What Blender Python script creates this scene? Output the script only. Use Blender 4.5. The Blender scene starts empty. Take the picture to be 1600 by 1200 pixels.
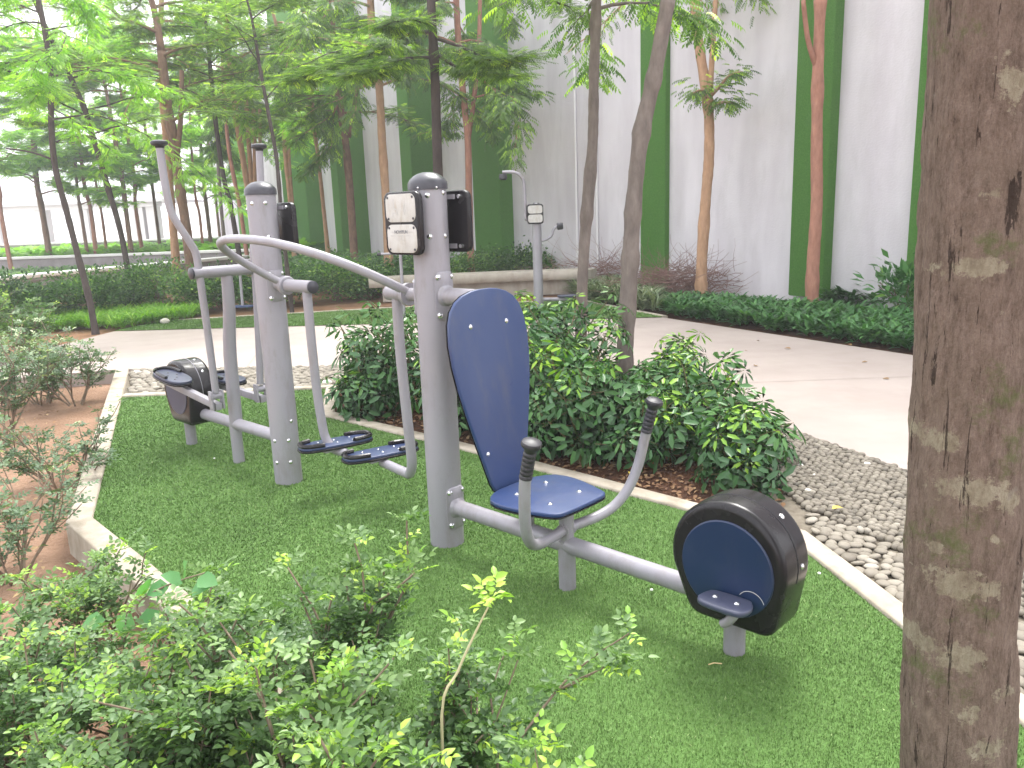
import bpy, math, random
import numpy as np
from mathutils import Vector, Matrix, noise

scene = bpy.context.scene
col = scene.collection
R = math.radians
HAZE = 0.0036

# ------------------------------------------------------------------ camera
CAM_H, PITCH, ROLL, FPX = 1.52, R(12.3), R(-2.05), 1250.0
fwd = Vector((0, math.cos(PITCH), -math.sin(PITCH)))
rt0 = Vector((1, 0, 0)); up0 = rt0.cross(fwd)
rt = math.cos(ROLL) * rt0 + math.sin(ROLL) * up0
up = rt.cross(fwd)
cam_data = bpy.data.cameras.new("camera")
cam = bpy.data.objects.new("camera", cam_data); col.objects.link(cam)
cam_data.sensor_fit = 'HORIZONTAL'; cam_data.sensor_width = 36.0
cam_data.lens = 36.0 * FPX / 1600.0
cam_data.clip_start = 0.05; cam_data.clip_end = 2000
M = Matrix.Identity(4)
for i, v in enumerate((rt, up, -fwd)):
    for j in range(3): M[j][i] = v[j]
M.translation = Vector((0, 0, CAM_H))
cam.matrix_world = M
scene.camera = cam

# ------------------------------------------------------------------ sky, sun, exposure
SUN_EL, SUN_AZ = R(60), R(20)            # azimuth measured from +Y towards +X
world = bpy.data.worlds.new("World"); scene.world = world; world.use_nodes = True
nt = world.node_tree; nt.nodes.clear()
sky = nt.nodes.new('ShaderNodeTexSky'); sky.sky_type = 'NISHITA'; sky.sun_disc = False
sky.sun_elevation = SUN_EL; sky.sun_rotation = SUN_AZ
sky.dust_density = 6.0; sky.air_density = 1.2; sky.ozone_density = 1.0
hs = nt.nodes.new('ShaderNodeHueSaturation'); hs.inputs['Saturation'].default_value = 0.22
bg = nt.nodes.new('ShaderNodeBackground'); bg.inputs['Strength'].default_value = 0.15
wo = nt.nodes.new('ShaderNodeOutputWorld')
# overcast: a bright even cloud layer over the clear sky
cl = nt.nodes.new('ShaderNodeMix'); cl.data_type = 'RGBA'; cl.inputs[0].default_value = 0.6; cl.inputs[7].default_value = (8.2, 8.25, 8.6, 1)
nt.links.new(sky.outputs[0], hs.inputs['Color']); nt.links.new(hs.outputs[0], cl.inputs[6]); nt.links.new(cl.outputs[2], bg.inputs['Color'])
nt.links.new(bg.outputs[0], wo.inputs['Surface'])
sl = bpy.data.lights.new("sun", 'SUN'); sl.energy = 1.6; sl.angle = R(22); sl.color = (1.0, 0.97, 0.92)
so = bpy.data.objects.new("sun", sl); col.objects.link(so)
sd = Vector((math.sin(SUN_AZ) * math.cos(SUN_EL), math.cos(SUN_AZ) * math.cos(SUN_EL), math.sin(SUN_EL)))
so.rotation_euler = sd.to_track_quat('Z', 'Y').to_euler()
scene.view_settings.view_transform = 'Standard'; scene.view_settings.look = 'None'
scene.view_settings.gamma = 1.0; scene.view_settings.use_curve_mapping = False
scene.view_settings.exposure = 1.66
scene.render.engine = 'CYCLES'
scene.cycles.max_bounces = 8; scene.cycles.transparent_max_bounces = 8
scene.cycles.use_denoising = True
scene.cycles.sample_clamp_indirect = 6

# ------------------------------------------------------------------ measuring helpers
def ray(x, y): return fwd + rt * ((x - 800) / FPX) + up * ((600 - y) / FPX)
def G(x, y, z=0.0):                        # ground point seen in that direction
    r = ray(x, y); t = (z - CAM_H) / r.z
    return Vector((r.x * t, r.y * t, z))
def at(x, y, Y):                           # point at the given distance
    r = ray(x, y); t = Y / r.y
    return Vector((r.x * t, Y, CAM_H + r.z * t))

# ------------------------------------------------------------------ materials
def mat(name, color, rough=0.6, metal=0.0, spec=0.5, noise=None, bump=None, coat=0.0):
    m = bpy.data.materials.new(name); m.use_nodes = True
    n = m.node_tree.nodes; l = m.node_tree.links; b = n['Principled BSDF']
    b.inputs['Base Color'].default_value = (*color, 1); b.inputs['Roughness'].default_value = rough
    b.inputs['Metallic'].default_value = metal; b.inputs['Specular IOR Level'].default_value = spec
    b.inputs['Coat Weight'].default_value = coat
    tc = n.new('ShaderNodeTexCoord')
    if noise:                              # (scale, colour b, detail)
        t = n.new('ShaderNodeTexNoise'); t.inputs['Scale'].default_value = noise[0]
        t.inputs['Detail'].default_value = noise[2] if len(noise) > 2 else 6
        l.new(tc.outputs['Object'], t.inputs['Vector'])
        rp = n.new('ShaderNodeValToRGB'); rp.color_ramp.elements[0].color = (*color, 1)
        rp.color_ramp.elements[1].color = (*noise[1], 1)
        rp.color_ramp.elements[0].position = 0.35; rp.color_ramp.elements[1].position = 0.68
        l.new(t.outputs[0], rp.inputs[0]); l.new(rp.outputs[0], b.inputs['Base Color'])
    if bump:                               # (scale, strength, distance)
        t = n.new('ShaderNodeTexNoise'); t.inputs['Scale'].default_value = bump[0]; t.inputs['Detail'].default_value = 5
        l.new(tc.outputs['Object'], t.inputs['Vector'])
        bp = n.new('ShaderNodeBump'); bp.inputs['Strength'].default_value = bump[1]
        bp.inputs['Distance'].default_value = bump[2]
        l.new(t.outputs[0], bp.inputs['Height']); l.new(bp.outputs[0], b.inputs['Normal'])
    return m

def leaf_mat(name, stops, rough=0.45, trans=0.35, tcol=1.6):
    m = bpy.data.materials.new(name); m.use_nodes = True
    n = m.node_tree.nodes; l = m.node_tree.links; b = n['Principled BSDF']; out = n['Material Output']
    a = n.new('ShaderNodeAttribute'); a.attribute_name = 'tint'
    rp = n.new('ShaderNodeValToRGB'); cr = rp.color_ramp
    while len(cr.elements) < len(stops): cr.elements.new(0.5)
    for e, (p, c) in zip(cr.elements, stops): e.position = p; e.color = (*c, 1)
    l.new(a.outputs['Fac'], rp.inputs[0]); l.new(rp.outputs[0], b.inputs['Base Color'])
    b.inputs['Roughness'].default_value = rough; b.inputs['Specular IOR Level'].default_value = 0.4
    tr = n.new('ShaderNodeBsdfTranslucent')
    mx = n.new('ShaderNodeMix'); mx.data_type = 'RGBA'; mx.blend_type = 'MULTIPLY'; mx.inputs[0].default_value = 1
    l.new(rp.outputs[0], mx.inputs[6]); mx.inputs[7].default_value = (tcol, tcol * 1.15, tcol * 0.5, 1)
    l.new(mx.outputs[2], tr.inputs['Color'])
    ms = n.new('ShaderNodeMixShader'); ms.inputs[0].default_value = trans
    l.new(b.outputs[0], ms.inputs[1]); l.new(tr.outputs[0], ms.inputs[2]); l.new(ms.outputs[0], out.inputs['Surface'])
    return m

def tint_mat(name, stops, rough=0.8, spec=0.3, bump=None):
    m = mat(name, (0, 0, 0), rough, 0, spec, None, bump)
    n = m.node_tree.nodes; l = m.node_tree.links
    a = n.new('ShaderNodeAttribute'); a.attribute_name = 'tint'
    rp = n.new('ShaderNodeValToRGB'); cr = rp.color_ramp
    while len(cr.elements) < len(stops): cr.elements.new(0.5)
    for e, (p, c) in zip(cr.elements, stops): e.position = p; e.color = (*c, 1)
    l.new(a.outputs['Fac'], rp.inputs[0]); l.new(rp.outputs[0], n['Principled BSDF'].inputs['Base Color'])
    return m

MG = mat('grey_paint', (0.30, 0.288, 0.322), 0.40, 0.15, 0.5, (2.5, (0.275, 0.262, 0.292)), (260, 0.08, 0.001))
MSTEEL = mat('bolt_steel', (0.62, 0.62, 0.64), 0.22, 0.9)
MBLK = mat('black_plastic', (0.012, 0.011, 0.013), 0.17, 0, 0.28, (3, (0.016, 0.014, 0.016)), (30, 0.03, 0.002))
MRUB = mat('black_rubber', (0.022, 0.021, 0.027), 0.45)
MCAP = mat('dark_cap', (0.030, 0.029, 0.040), 0.33, 0, 0.6)
MBLUE = mat('blue_board', (0.018, 0.040, 0.125), 0.34, 0, 0.5, (4, (0.024, 0.044, 0.125)), (200, 0.04, 0.001))
MDISC = mat('dark_blue_disc', (0.008, 0.020, 0.062), 0.30, 0, 0.5, (5, (0.010, 0.023, 0.068)))
MPED = mat('slate_blue_plastic', (0.045, 0.051, 0.088), 0.38, 0, 0.5)
MWHITE = mat('sign_plate', (0.50, 0.49, 0.47), 0.4, 0, 0.5, (18, (0.43, 0.41, 0.39)))
MPRINT = mat('sign_print', (0.16, 0.16, 0.17), 0.6)
MPRINTL = mat('faded_print', (0.44, 0.43, 0.42), 0.6)
MCONC = mat('kerb_concrete', (0.44, 0.385, 0.32), 0.85, 0, 0.3, (9, (0.32, 0.275, 0.215), 9), (120, 0.35, 0.004))
MBENCH = mat('bench_concrete', (0.42, 0.38, 0.33), 0.85, 0, 0.3, (6, (0.33, 0.29, 0.24), 8), (60, 0.3, 0.004))

def wear(m, amount=.35, scale=9, dirt=(.16, .13, .10)):
    n = m.node_tree.nodes; l = m.node_tree.links; b = n['Principled BSDF']; tc = n.new('ShaderNodeTexCoord')
    mp = n.new('ShaderNodeMapping'); mp.inputs['Scale'].default_value = (1, 1, .3); l.new(tc.outputs['Object'], mp.inputs[0])
    t = n.new('ShaderNodeTexNoise'); t.inputs['Scale'].default_value = scale; t.inputs['Detail'].default_value = 12; t.inputs['Roughness'].default_value = .72
    l.new(mp.outputs[0], t.inputs[0]); rp = n.new('ShaderNodeValToRGB')
    rp.color_ramp.elements[0].position = .50; rp.color_ramp.elements[0].color = (0, 0, 0, 1)
    rp.color_ramp.elements[1].position = .74; rp.color_ramp.elements[1].color = (amount,) * 3 + (1,)
    l.new(t.outputs[0], rp.inputs[0]); mx = n.new('ShaderNodeMix'); mx.data_type = 'RGBA'
    l.new(rp.outputs[0], mx.inputs[0]); l.new(b.inputs['Base Color'].links[0].from_socket, mx.inputs[6]); mx.inputs[7].default_value = (*dirt, 1)
    l.new(mx.outputs[2], b.inputs['Base Color'])
    t2 = n.new('ShaderNodeTexNoise'); t2.inputs['Scale'].default_value = 5; t2.inputs['Detail'].default_value = 10; l.new(tc.outputs['Object'], t2.inputs[0])
    mr = n.new('ShaderNodeMapRange'); r0 = b.inputs['Roughness'].default_value
    mr.inputs['From Min'].default_value = .3; mr.inputs['From Max'].default_value = .7; mr.inputs['To Min'].default_value = r0 - .08; mr.inputs['To Max'].default_value = r0 + .2
    l.new(t2.outputs[0], mr.inputs['Value']); l.new(mr.outputs[0], b.inputs['Roughness'])
wear(MG, .5); wear(MBLUE, .35, 12, (.09, .09, .11)); wear(MDISC, .3, 10, (.06, .06, .07)); wear(MBLK, .15, 8, (.05, .045, .04)); wear(MWHITE, .8, 30, (.30, .24, .16))
wear(MCONC, .7, 6, (.20, .17, .12)); wear(MBENCH, .7, 3, (.20, .17, .13))

# ------------------------------------------------------------------ mesh builder
class MB:
    def __init__(s): s.v = []; s.f = []; s.mi = []
    def add(s, vs, fs, mi=0):
        o = len(s.v); s.v += [tuple(p) for p in vs]
        s.f += [tuple(i + o for i in f) for f in fs]; s.mi += [mi] * len(fs)
    def tube(s, pts, rad, n=14, caps=True, mi=0, smooth=0):
        pts = [Vector(p) for p in pts]
        if not hasattr(rad, '__len__'): rad = [rad] * len(pts)
        if smooth: pts, rad = spline(pts, rad, smooth)
        T = []
        for i in range(len(pts)):
            a = pts[max(i - 1, 0)]; b = pts[min(i + 1, len(pts) - 1)]; T.append((b - a).normalized())
        ref = Vector((0, 0, 1)) if abs(T[0].z) < 0.9 else Vector((1, 0, 0))
        x = T[0].cross(ref).normalized(); vs = []; fs = []
        for p, r, t in zip(pts, rad, T):
            x = (x - t * x.dot(t)).normalized(); y = t.cross(x)
            for k in range(n):
                a = 2 * math.pi * k / n; vs.append(p + (x * math.cos(a) + y * math.sin(a)) * r)
        for i in range(len(pts) - 1):
            for k in range(n):
                a = i * n + k; b = i * n + (k + 1) % n; fs.append((a, b, b + n, a + n))
        if caps: fs.append(tuple(reversed(range(n)))); fs.append(tuple(range((len(pts) - 1) * n, len(pts) * n)))
        s.add(vs, fs, mi); return s
    def lathe(s, prof, n=28, o=(0, 0, 0), axis=(0, 0, 1), mi=0):   # prof: (r, h)
        ax = Vector(axis).normalized(); ref = Vector((1, 0, 0)) if abs(ax.x) < .9 else Vector((0, 1, 0))
        x = ax.cross(ref).normalized(); y = ax.cross(x); o = Vector(o); vs = []; fs = []
        for r, h in prof:
            for k in range(n):
                a = 2 * math.pi * k / n; vs.append(o + ax * h + (x * math.cos(a) + y * math.sin(a)) * max(r, 1e-5))
        for i in range(len(prof) - 1):
            for k in range(n):
                a = i * n + k; b = i * n + (k + 1) % n; fs.append((a, b, b + n, a + n))
        fs.append(tuple(reversed(range(n)))); fs.append(tuple(range((len(prof) - 1) * n, len(prof) * n)))
        s.add(vs, fs, mi); return s
    def prism(s, outline, o, X, Y, Z, t, bev=0.0, mi=0, steps=3):  # outline in (X,Y), thickness t along Z, rounded rim
        o, X, Y, Z = Vector(o), Vector(X), Vector(Y), Vector(Z); n = len(outline)
        nr = []
        ar = sum(outline[i][0] * outline[(i + 1) % n][1] - outline[(i + 1) % n][0] * outline[i][1] for i in range(n))
        sg = 1 if ar > 0 else -1
        for i in range(n):
            a = Vector(outline[i - 1]); b = Vector(outline[i]); c = Vector(outline[(i + 1) % n])
            d1 = (b - a).normalized(); d2 = (c - b).normalized()
            m = Vector((d1.y + d2.y, -d1.x - d2.x)) * sg; m.normalize()
            nr.append(m / max(0.5, math.sqrt(max(0.05, (1 + d1.dot(d2)) / 2))))
        rings = []
        if bev > 0:
            for k in range(steps + 1):
                a = math.pi / 2 * k / steps; rings.append((bev * (1 - math.sin(a)), bev * (1 - math.cos(a))))
            rings += [(i_, t - z_) for i_, z_ in reversed(rings)]
        else: rings = [(0, 0), (0, t)]
        vs = []; fs = []
        for ins, z in rings:
            for p, q in zip(outline, nr): vs.append(o + X * (p[0] - q.x * ins) + Y * (p[1] - q.y * ins) + Z * z)
        for i in range(len(rings) - 1):
            for k in range(n):
                a = i * n + k; b = i * n + (k + 1) % n; fs.append((a, b, b + n, a + n))
        fs.append(tuple(reversed(range(n)))); fs.append(tuple(range((len(rings) - 1) * n, len(rings) * n)))
        s.add(vs, fs, mi); return s
    def box(s, c, h, X=(1, 0, 0), Y=(0, 1, 0), Z=(0, 0, 1), bev=0.0, mi=0):   # centre, half sizes
        X, Y, Z = Vector(X), Vector(Y), Vector(Z)
        return s.prism([(-h[0], -h[1]), (h[0], -h[1]), (h[0], h[1]), (-h[0], h[1])], Vector(c) - Z * h[2], X, Y, Z, 2 * h[2], bev, mi, 2)
    def bolt(s, p, nrm, r=0.009, mi=0):
        return s.lathe([(r * 1.25, -0.001), (r * 1.25, 0.0015), (r, 0.003), (r * .8, r * .55), (r * .4, r * .75), (0.0005, r * .8)], 12, p, nrm, mi)
    def build(s, name, m, parent=None, angle=38):
        me = bpy.data.meshes.new(name); me.from_pydata([tuple(v) for v in s.v], [], s.f)
        for x in (m if isinstance(m, (list, tuple)) else [m]): me.materials.append(x)
        me.polygons.foreach_set('material_index', s.mi)
        import bmesh
        bm = bmesh.new(); bm.from_mesh(me); bmesh.ops.recalc_face_normals(bm, faces=bm.faces); bm.to_mesh(me); bm.free()
        me.shade_smooth()
        if angle: me.set_sharp_from_angle(angle=R(angle))
        o = bpy.data.objects.new(name, me); col.objects.link(o)
        if parent: o.parent = parent
        return o

def spline(pts, rad, k):
    P = [pts[0]] + list(pts) + [pts[-1]]; Q = [rad[0]] + list(rad) + [rad[-1]]; op = []; orr = []
    for i in range(1, len(P) - 2):
        for j in range(k):
            t = j / k; a, b, c, d = P[i - 1], P[i], P[i + 1], P[i + 2]
            op.append(0.5 * ((2 * b) + (c - a) * t + (2 * a - 5 * b + 4 * c - d) * t * t + (3 * b - a - 3 * c + d) * t ** 3))
            orr.append(Q[i] + (Q[i + 1] - Q[i]) * t)
    op.append(P[-2]); orr.append(Q[-2]); return op, orr

def tag(o, label=None, cat=None, group=None, kind=None):
    if label: o['label'] = label
    if cat: o['category'] = cat
    if group: o['group'] = group
    if kind: o['kind'] = kind
    return o
def empty(name, loc=(0, 0, 0), label=None, cat=None, group=None):
    e = bpy.data.objects.new(name, None); col.objects.link(e); e.location = loc; e.empty_display_size = .1
    return tag(e, label, cat, group)
def copy_tree(src, loc=None, rz=None, scale=None, label=None, parent=None):
    c = src.copy(); col.objects.link(c)
    if parent: c.parent = parent
    if loc is not None: c.location = loc
    if rz is not None: c.rotation_euler = (0, 0, rz)
    if scale is not None: c.scale = (scale,) * 3 if not hasattr(scale, '__len__') else scale
    if label: c['label'] = label
    for ch in [x for x in src.children]: copy_tree(ch, parent=c)
    return c

def np_mesh(name, verts, faces_flat, nper, m, tint=None, parent=None, smooth=False):
    """verts (n,3); faces_flat flat index array; nper vertices per face; tint per face"""
    me = bpy.data.meshes.new(name); nf = len(faces_flat) // nper
    me.vertices.add(len(verts)); me.vertices.foreach_set('co', np.asarray(verts, np.float32).ravel())
    me.loops.add(len(faces_flat)); me.loops.foreach_set('vertex_index', np.asarray(faces_flat, np.int32))
    me.polygons.add(nf); me.polygons.foreach_set('loop_start', np.arange(0, nf * nper, nper, dtype=np.int32))
    me.polygons.foreach_set('loop_total', np.full(nf, nper, np.int32))
    me.update(calc_edges=True)
    if smooth: me.shade_smooth()
    if tint is not None:
        a = me.attributes.new('tint', 'FLOAT', 'FACE'); a.data.foreach_set('value', np.asarray(tint, np.float32))
    me.materials.append(m)
    o = bpy.data.objects.new(name, me); col.objects.link(o)
    if parent: o.parent = parent
    return o

def frames(fw, nrm):
    """rows: x along fw, z near nrm -> (m,3,3) columns x,y,z"""
    x = fw / np.linalg.norm(fw, axis=1, keepdims=True)
    y = np.cross(nrm, x); y /= np.maximum(np.linalg.norm(y, axis=1, keepdims=True), 1e-6)
    z = np.cross(x, y); return np.stack([x, y, z], 2)
def stamp(tv, tf, pos, F, sc):
    """copy template (tv verts, tf faces) at every pos with frame and scale"""
    m = len(pos); n = len(tv)
    V = np.einsum('mij,nj->mni', F, tv) * np.asarray(sc).reshape(-1, 1, 1) + pos[:, None, :]
    Fi = (tf[None] + (np.arange(m) * n)[:, None, None])
    return V.reshape(-1, 3), Fi.reshape(-1)

# ------------------------------------------------------------------ the ground
def poly_sheet(name, pts, z, m, thick=0.0, angle=30):
    b = MB()
    if thick: b.prism([(p[0], p[1]) for p in pts], (0, 0, z - thick), (1, 0, 0), (0, 1, 0), (0, 0, 1), thick)
    else: b.add([(p[0], p[1], z) for p in pts], [tuple(range(len(pts)))])
    return tag(b.build(name, m, angle=angle), kind='structure')
def inside(poly, P):
    x, y = P[:, 0], P[:, 1]; r = np.zeros(len(P), bool); n = len(poly)
    for i in range(n):
        x1, y1 = poly[i][:2]; x2, y2 = poly[(i + 1) % n][:2]
        if y1 == y2: continue
        c = ((y1 > y) != (y2 > y)) & (x < (x2 - x1) * (y - y1) / (y2 - y1) + x1); r ^= c
    return r

MSOIL = mat('soil', (0.29, 0.185, 0.125), 0.95, 0, 0.1, (2.2, (0.19, 0.115, 0.075), 10), (35, 0.9, 0.03))
MMULCH = mat('mulch_soil', (0.13, 0.065, 0.040), 0.95, 0, 0.1, (14, (0.06, 0.032, 0.022), 10), (60, 1.0, 0.04))
# path: pale concrete with faint stains, joints
MPATH = mat('path_concrete', (0.375, 0.318, 0.290), 0.8, 0, 0.3, (1.3, (0.325, 0.272, 0.246), 12), (90, 0.15, 0.003))
n_, l_ = MPATH.node_tree.nodes, MPATH.node_tree.links; wear(MPATH, .45, 3.5, (.30, .26, .22))

bm_ = MB()
N_ = 60
gv = []; gf = []
xs = np.concatenate([np.linspace(-400, -12, 6), np.linspace(-9, 9, 70), np.linspace(12, 400, 6)])
ys = np.concatenate([np.linspace(-100, -4, 4), np.linspace(-2, 12, 60), np.linspace(14, 900, 10)])
rs = np.random.RandomState(3)
for yy in ys:
    for xx in xs:
        h = -0.15
        if -9 < xx < 9 and -2 < yy < 12: h += 0.03 * math.sin(xx * 1.7 + 1) * math.cos(yy * 1.3) + rs.uniform(-.008, .008)
        gv.append((xx, yy, h))
nx = len(xs)
for j in range(len(ys) - 1):
    for i in range(nx - 1): gf.append((j * nx + i, j * nx + i + 1, (j + 1) * nx + i + 1, (j + 1) * nx + i))
bm_.add(gv, gf); tag(bm_.build('ground', MSOIL, angle=None), kind='structure')

# exercise line: axis from the left pole to the foot rest
O = Vector((-0.33012, 3.5239, 0)); U = Vector((0.71862, -0.69540, 0)); N = Vector((0.69540, 0.71862, 0)); Zv = Vector((0, 0, 1))
def W(u, v, z): return O + U * u + N * v + Zv * z

turf_poly = [(-2.23, 3.98), (-3.48, 6.97), (-1.67, 7.02), (-1.50, 6.04), (-0.38, 5.02), (0.79, 3.86), (1.24, 3.42),
             (1.36, 2.62), (1.45, 2.0), (1.62, 0.9), (0.9, 0.55), (-0.78, 2.35), (-1.36, 3.05)]
MTURFB = mat('turf_backing', (0.080, 0.155, 0.038), 0.9, 0, 0.2, (60, (0.10, 0.19, 0.05)), (200, 0.6, 0.01))
poly_sheet('artificial_turf', turf_poly, 0.004, MTURFB)

def kerb(name, pts, width, z1=0.022, z0=-0.17, closed=False, side=1):
    n = len(pts); off = []
    for i in range(n):
        b = Vector(pts[i]).to_2d(); a = Vector(pts[i - 1]).to_2d() if i else None
        c = Vector(pts[i + 1]).to_2d() if i < n - 1 else None
        if closed and i == 0: a = Vector(pts[-1]).to_2d()
        if closed and i == n - 1: c = Vector(pts[0]).to_2d()
        d1 = (b - a).normalized() if a else (c - b).normalized(); d2 = (c - b).normalized() if c else d1
        m = Vector((d1.y + d2.y, -d1.x - d2.x)).normalized() * side
        off.append(b + m * width / max(.4, math.sqrt((1 + d1.dot(d2)) / 2)))
    B = MB(); e = 0.008
    for i in range(n if closed else n - 1):
        j = (i + 1) % n
        a, b = Vector(pts[i]).to_2d(), Vector(pts[j]).to_2d(); c, d = off[j], off[i]
        L = (b - a).length; k = max(1, int(L / .25)); rr = random.Random(i)
        rows = []
        for q in range(k + 1):
            t = q / k; p = a.lerp(b, t); r_ = d.lerp(c, t); dd = (r_ - p).normalized()
            jz = rr.uniform(-.0015, .0015); w1 = rr.uniform(-.003, .003) if 0 < q < k else 0
            p = p - dd * w1
            rows.append([(p.x, p.y, z0), (p.x, p.y, z1 - e + jz), (p.x + dd.x * e, p.y + dd.y * e, z1 + jz),
                         (r_.x - dd.x * e, r_.y - dd.y * e, z1 + jz), (r_.x, r_.y, z1 - e + jz), (r_.x, r_.y, z0)])
        vs = [v for r_ in rows for v in r_]; fs = []
        for q in range(k):
            for s_ in range(5): fs.append((q * 6 + s_, q * 6 + s_ + 1, (q + 1) * 6 + s_ + 1, (q + 1) * 6 + s_))
        fs += [tuple(range(5, -1, -1)), tuple(range(k * 6, k * 6 + 6))]
        B.add(vs, fs)
    return tag(B.build(name, MCONC, angle=50), kind='structure')
random.seed(1)
# left and front kerb (a raised edge above the soil), back kerb, kerb beside the shrubs and pebbles
kerb('kerb', [turf_poly[-3], turf_poly[-2], turf_poly[-1], turf_poly[0], turf_poly[1], (-4.06, 8.36)], 0.125, side=-1)
kerb('kerb', [turf_poly[1], turf_poly[2], turf_poly[3], turf_poly[4], turf_poly[5], turf_poly[6], turf_poly[7], turf_poly[8], turf_poly[9]], 0.105, side=-1)

path_near = [G(-60, 598), (-4.18, 8.42), (-1.71, 8.13), (-0.2, 8.45), (0.9, 8.0), (1.55, 6.6), (1.89, 5.19), (2.22, 4.30), (2.45, 3.2), (2.6, 1.0), (2.6, -3)]
path_far = [(9, -3), (7.2, 2.5), (5.35, 5.3), (3.91, 7.63), (2.10, 10.90), (-2.33, 11.29), (-5.73, 11.50), G(67, 546), G(-60, 575)]
path_poly = [tuple(p)[:2] for p in path_near + path_far]
poly_sheet('path', path_poly, 0.0, MPATH, thick=0.19)
# expansion joints cut in the concrete
J = MB()
for a, b in ((G(1045, 603), G(1440, 588)), (G(985, 512), G(1040, 498)), (G(385, 575), G(430, 513)), ((2.4, 3.6, 0), (6.6, 3.2, 0))):
    a, b = Vector(a), Vector(b); d = (b - a).normalized(); s_ = Vector((-d.y, d.x, 0)) * .0035
    J.add([(*(a - s_).xy, .004), (*(b - s_).xy, .004), (*(b + s_).xy, .004), (*(a + s_).xy, .004)], [(0, 1, 2, 3)])
tag(J.build('path_joint', mat('joint', (0.27, 0.23, 0.20), .9)), kind='structure')

# beds
poly_sheet('planting_bed', [(-1.60, 6.95), (-1.42, 6.1), (-0.31, 5.1), (0.86, 3.94), (1.28, 3.55), (1.5, 4.2), (1.55, 5.4), (1.2, 6.7), (0.6, 7.6), (-0.3, 8.0), (-1.3, 7.7)], -0.012, MMULCH)
poly_sheet('planting_bed', [(2.16, 10.95), (3.97, 7.66), (5.41, 5.3), (7.25, 2.5), (9.1, -3), (14, -3), (13, 4), (5.8, 10.7), (4.35, 12.2), (2.3, 15.6), (1.0, 14.6), (1.2, 13.3)], -0.02, MMULCH)
poly_sheet('planting_bed', [(-5.75, 11.55), (-5.4, 12.5), (-2.0, 13.2), (1.16, 13.4), (0.9, 15.5), (0.8, 17.4), (-4, 25), (-30, 40), (-60, 30), (-30, 9.2), tuple(G(-60, 575))[:2], tuple(G(67, 546))[:2]], -0.02,
           mat('dry_soil', (0.30, 0.17, 0.10), .95, 0, .1, (1.5, (0.16, 0.09, 0.05), 10), (20, .9, .03)))
far_turf = [(-5.73, 11.52), (-2.33, 11.31), (2.10, 10.92), (1.16, 13.3), (-2.05, 13.1), (-5.45, 12.45)]
poly_sheet('artificial_turf', far_turf, 0.006, MTURFB)
kerb('kerb', [far_turf[2], far_turf[3], far_turf[4], far_turf[5]], 0.08, z1=0.02, side=1)

# ------------------------------------------------------------------ turf blades
MTURF = tint_mat('turf_blades', [(0, (0.068, 0.128, 0.030)), (0.45, (0.122, 0.222, 0.052)), (0.8, (0.185, 0.31, 0.085)), (1, (0.34, 0.42, 0.18))], .6, .35)
def smooth_noise(P, s, seed):
    r = np.random.RandomState(seed); v = np.zeros(len(P))
    for k in range(6):
        a = r.uniform(0, 6.28); f = s * r.uniform(.6, 1.8); v += np.sin((P[:, 0] * math.cos(a) + P[:, 1] * math.sin(a)) * f + r.uniform(0, 6.28))
    return v / 3
def blades(poly, n, hgt, wid, seed, name, clip=None):
    r = np.random.RandomState(seed); A = np.array([p[:2] for p in poly]); lo, hi = A.min(0), A.max(0)
    P = r.uniform(lo, hi, (n * 3, 2)); P = P[inside(poly, P)]
    d = np.hypot(P[:, 0], P[:, 1]); keep = r.uniform(size=len(P)) < np.clip((clip or 2.6) / d, 0, 1) ** 1.4
    P = P[keep][:n]; m = len(P); d = np.hypot(P[:, 0], P[:, 1])
    ang = smooth_noise(P, 2.0, 5) * .6 + r.normal(0, 1.5, m); lean = np.clip(.55 + r.normal(0, .35, m), 0, 1.4)
    h = hgt * r.uniform(.55, 1.2, m); w = wid * np.clip(d / 2.2, .8, 4) * r.uniform(.7, 1.3, m)
    side = np.stack([-np.sin(ang), np.cos(ang)], 1) * w[:, None]
    lv = np.stack([np.cos(ang), np.sin(ang)], 1) * (np.sin(lean) * h)[:, None]
    z = np.full(m, .004); z2 = .004 + np.cos(lean) * h
    v = np.stack([np.column_stack([P - side, z]), np.column_stack([P + side, z]), np.column_stack([P + lv, z2])], 1).reshape(-1, 3)
    t = np.clip(.44 + .08 * smooth_noise(P, 9, 8) + .07 * smooth_noise(P, 2.2, 18) + r.normal(0, .12, m), 0, 1)
    t[r.uniform(size=m) < .006] = .98
    return tag(np_mesh(name, v, np.arange(m * 3), 3, MTURF, t), kind='stuff')
tag(blades(turf_poly, 480000, .0115, .0014, 1, 'turf_pile'), 'short green artificial grass pile inside the pale kerb', 'artificial grass')
tag(blades(far_turf, 60000, .022, .0018, 2, 'turf_pile', 9), 'short green artificial grass pile on the far island behind the path', 'artificial grass')

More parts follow.
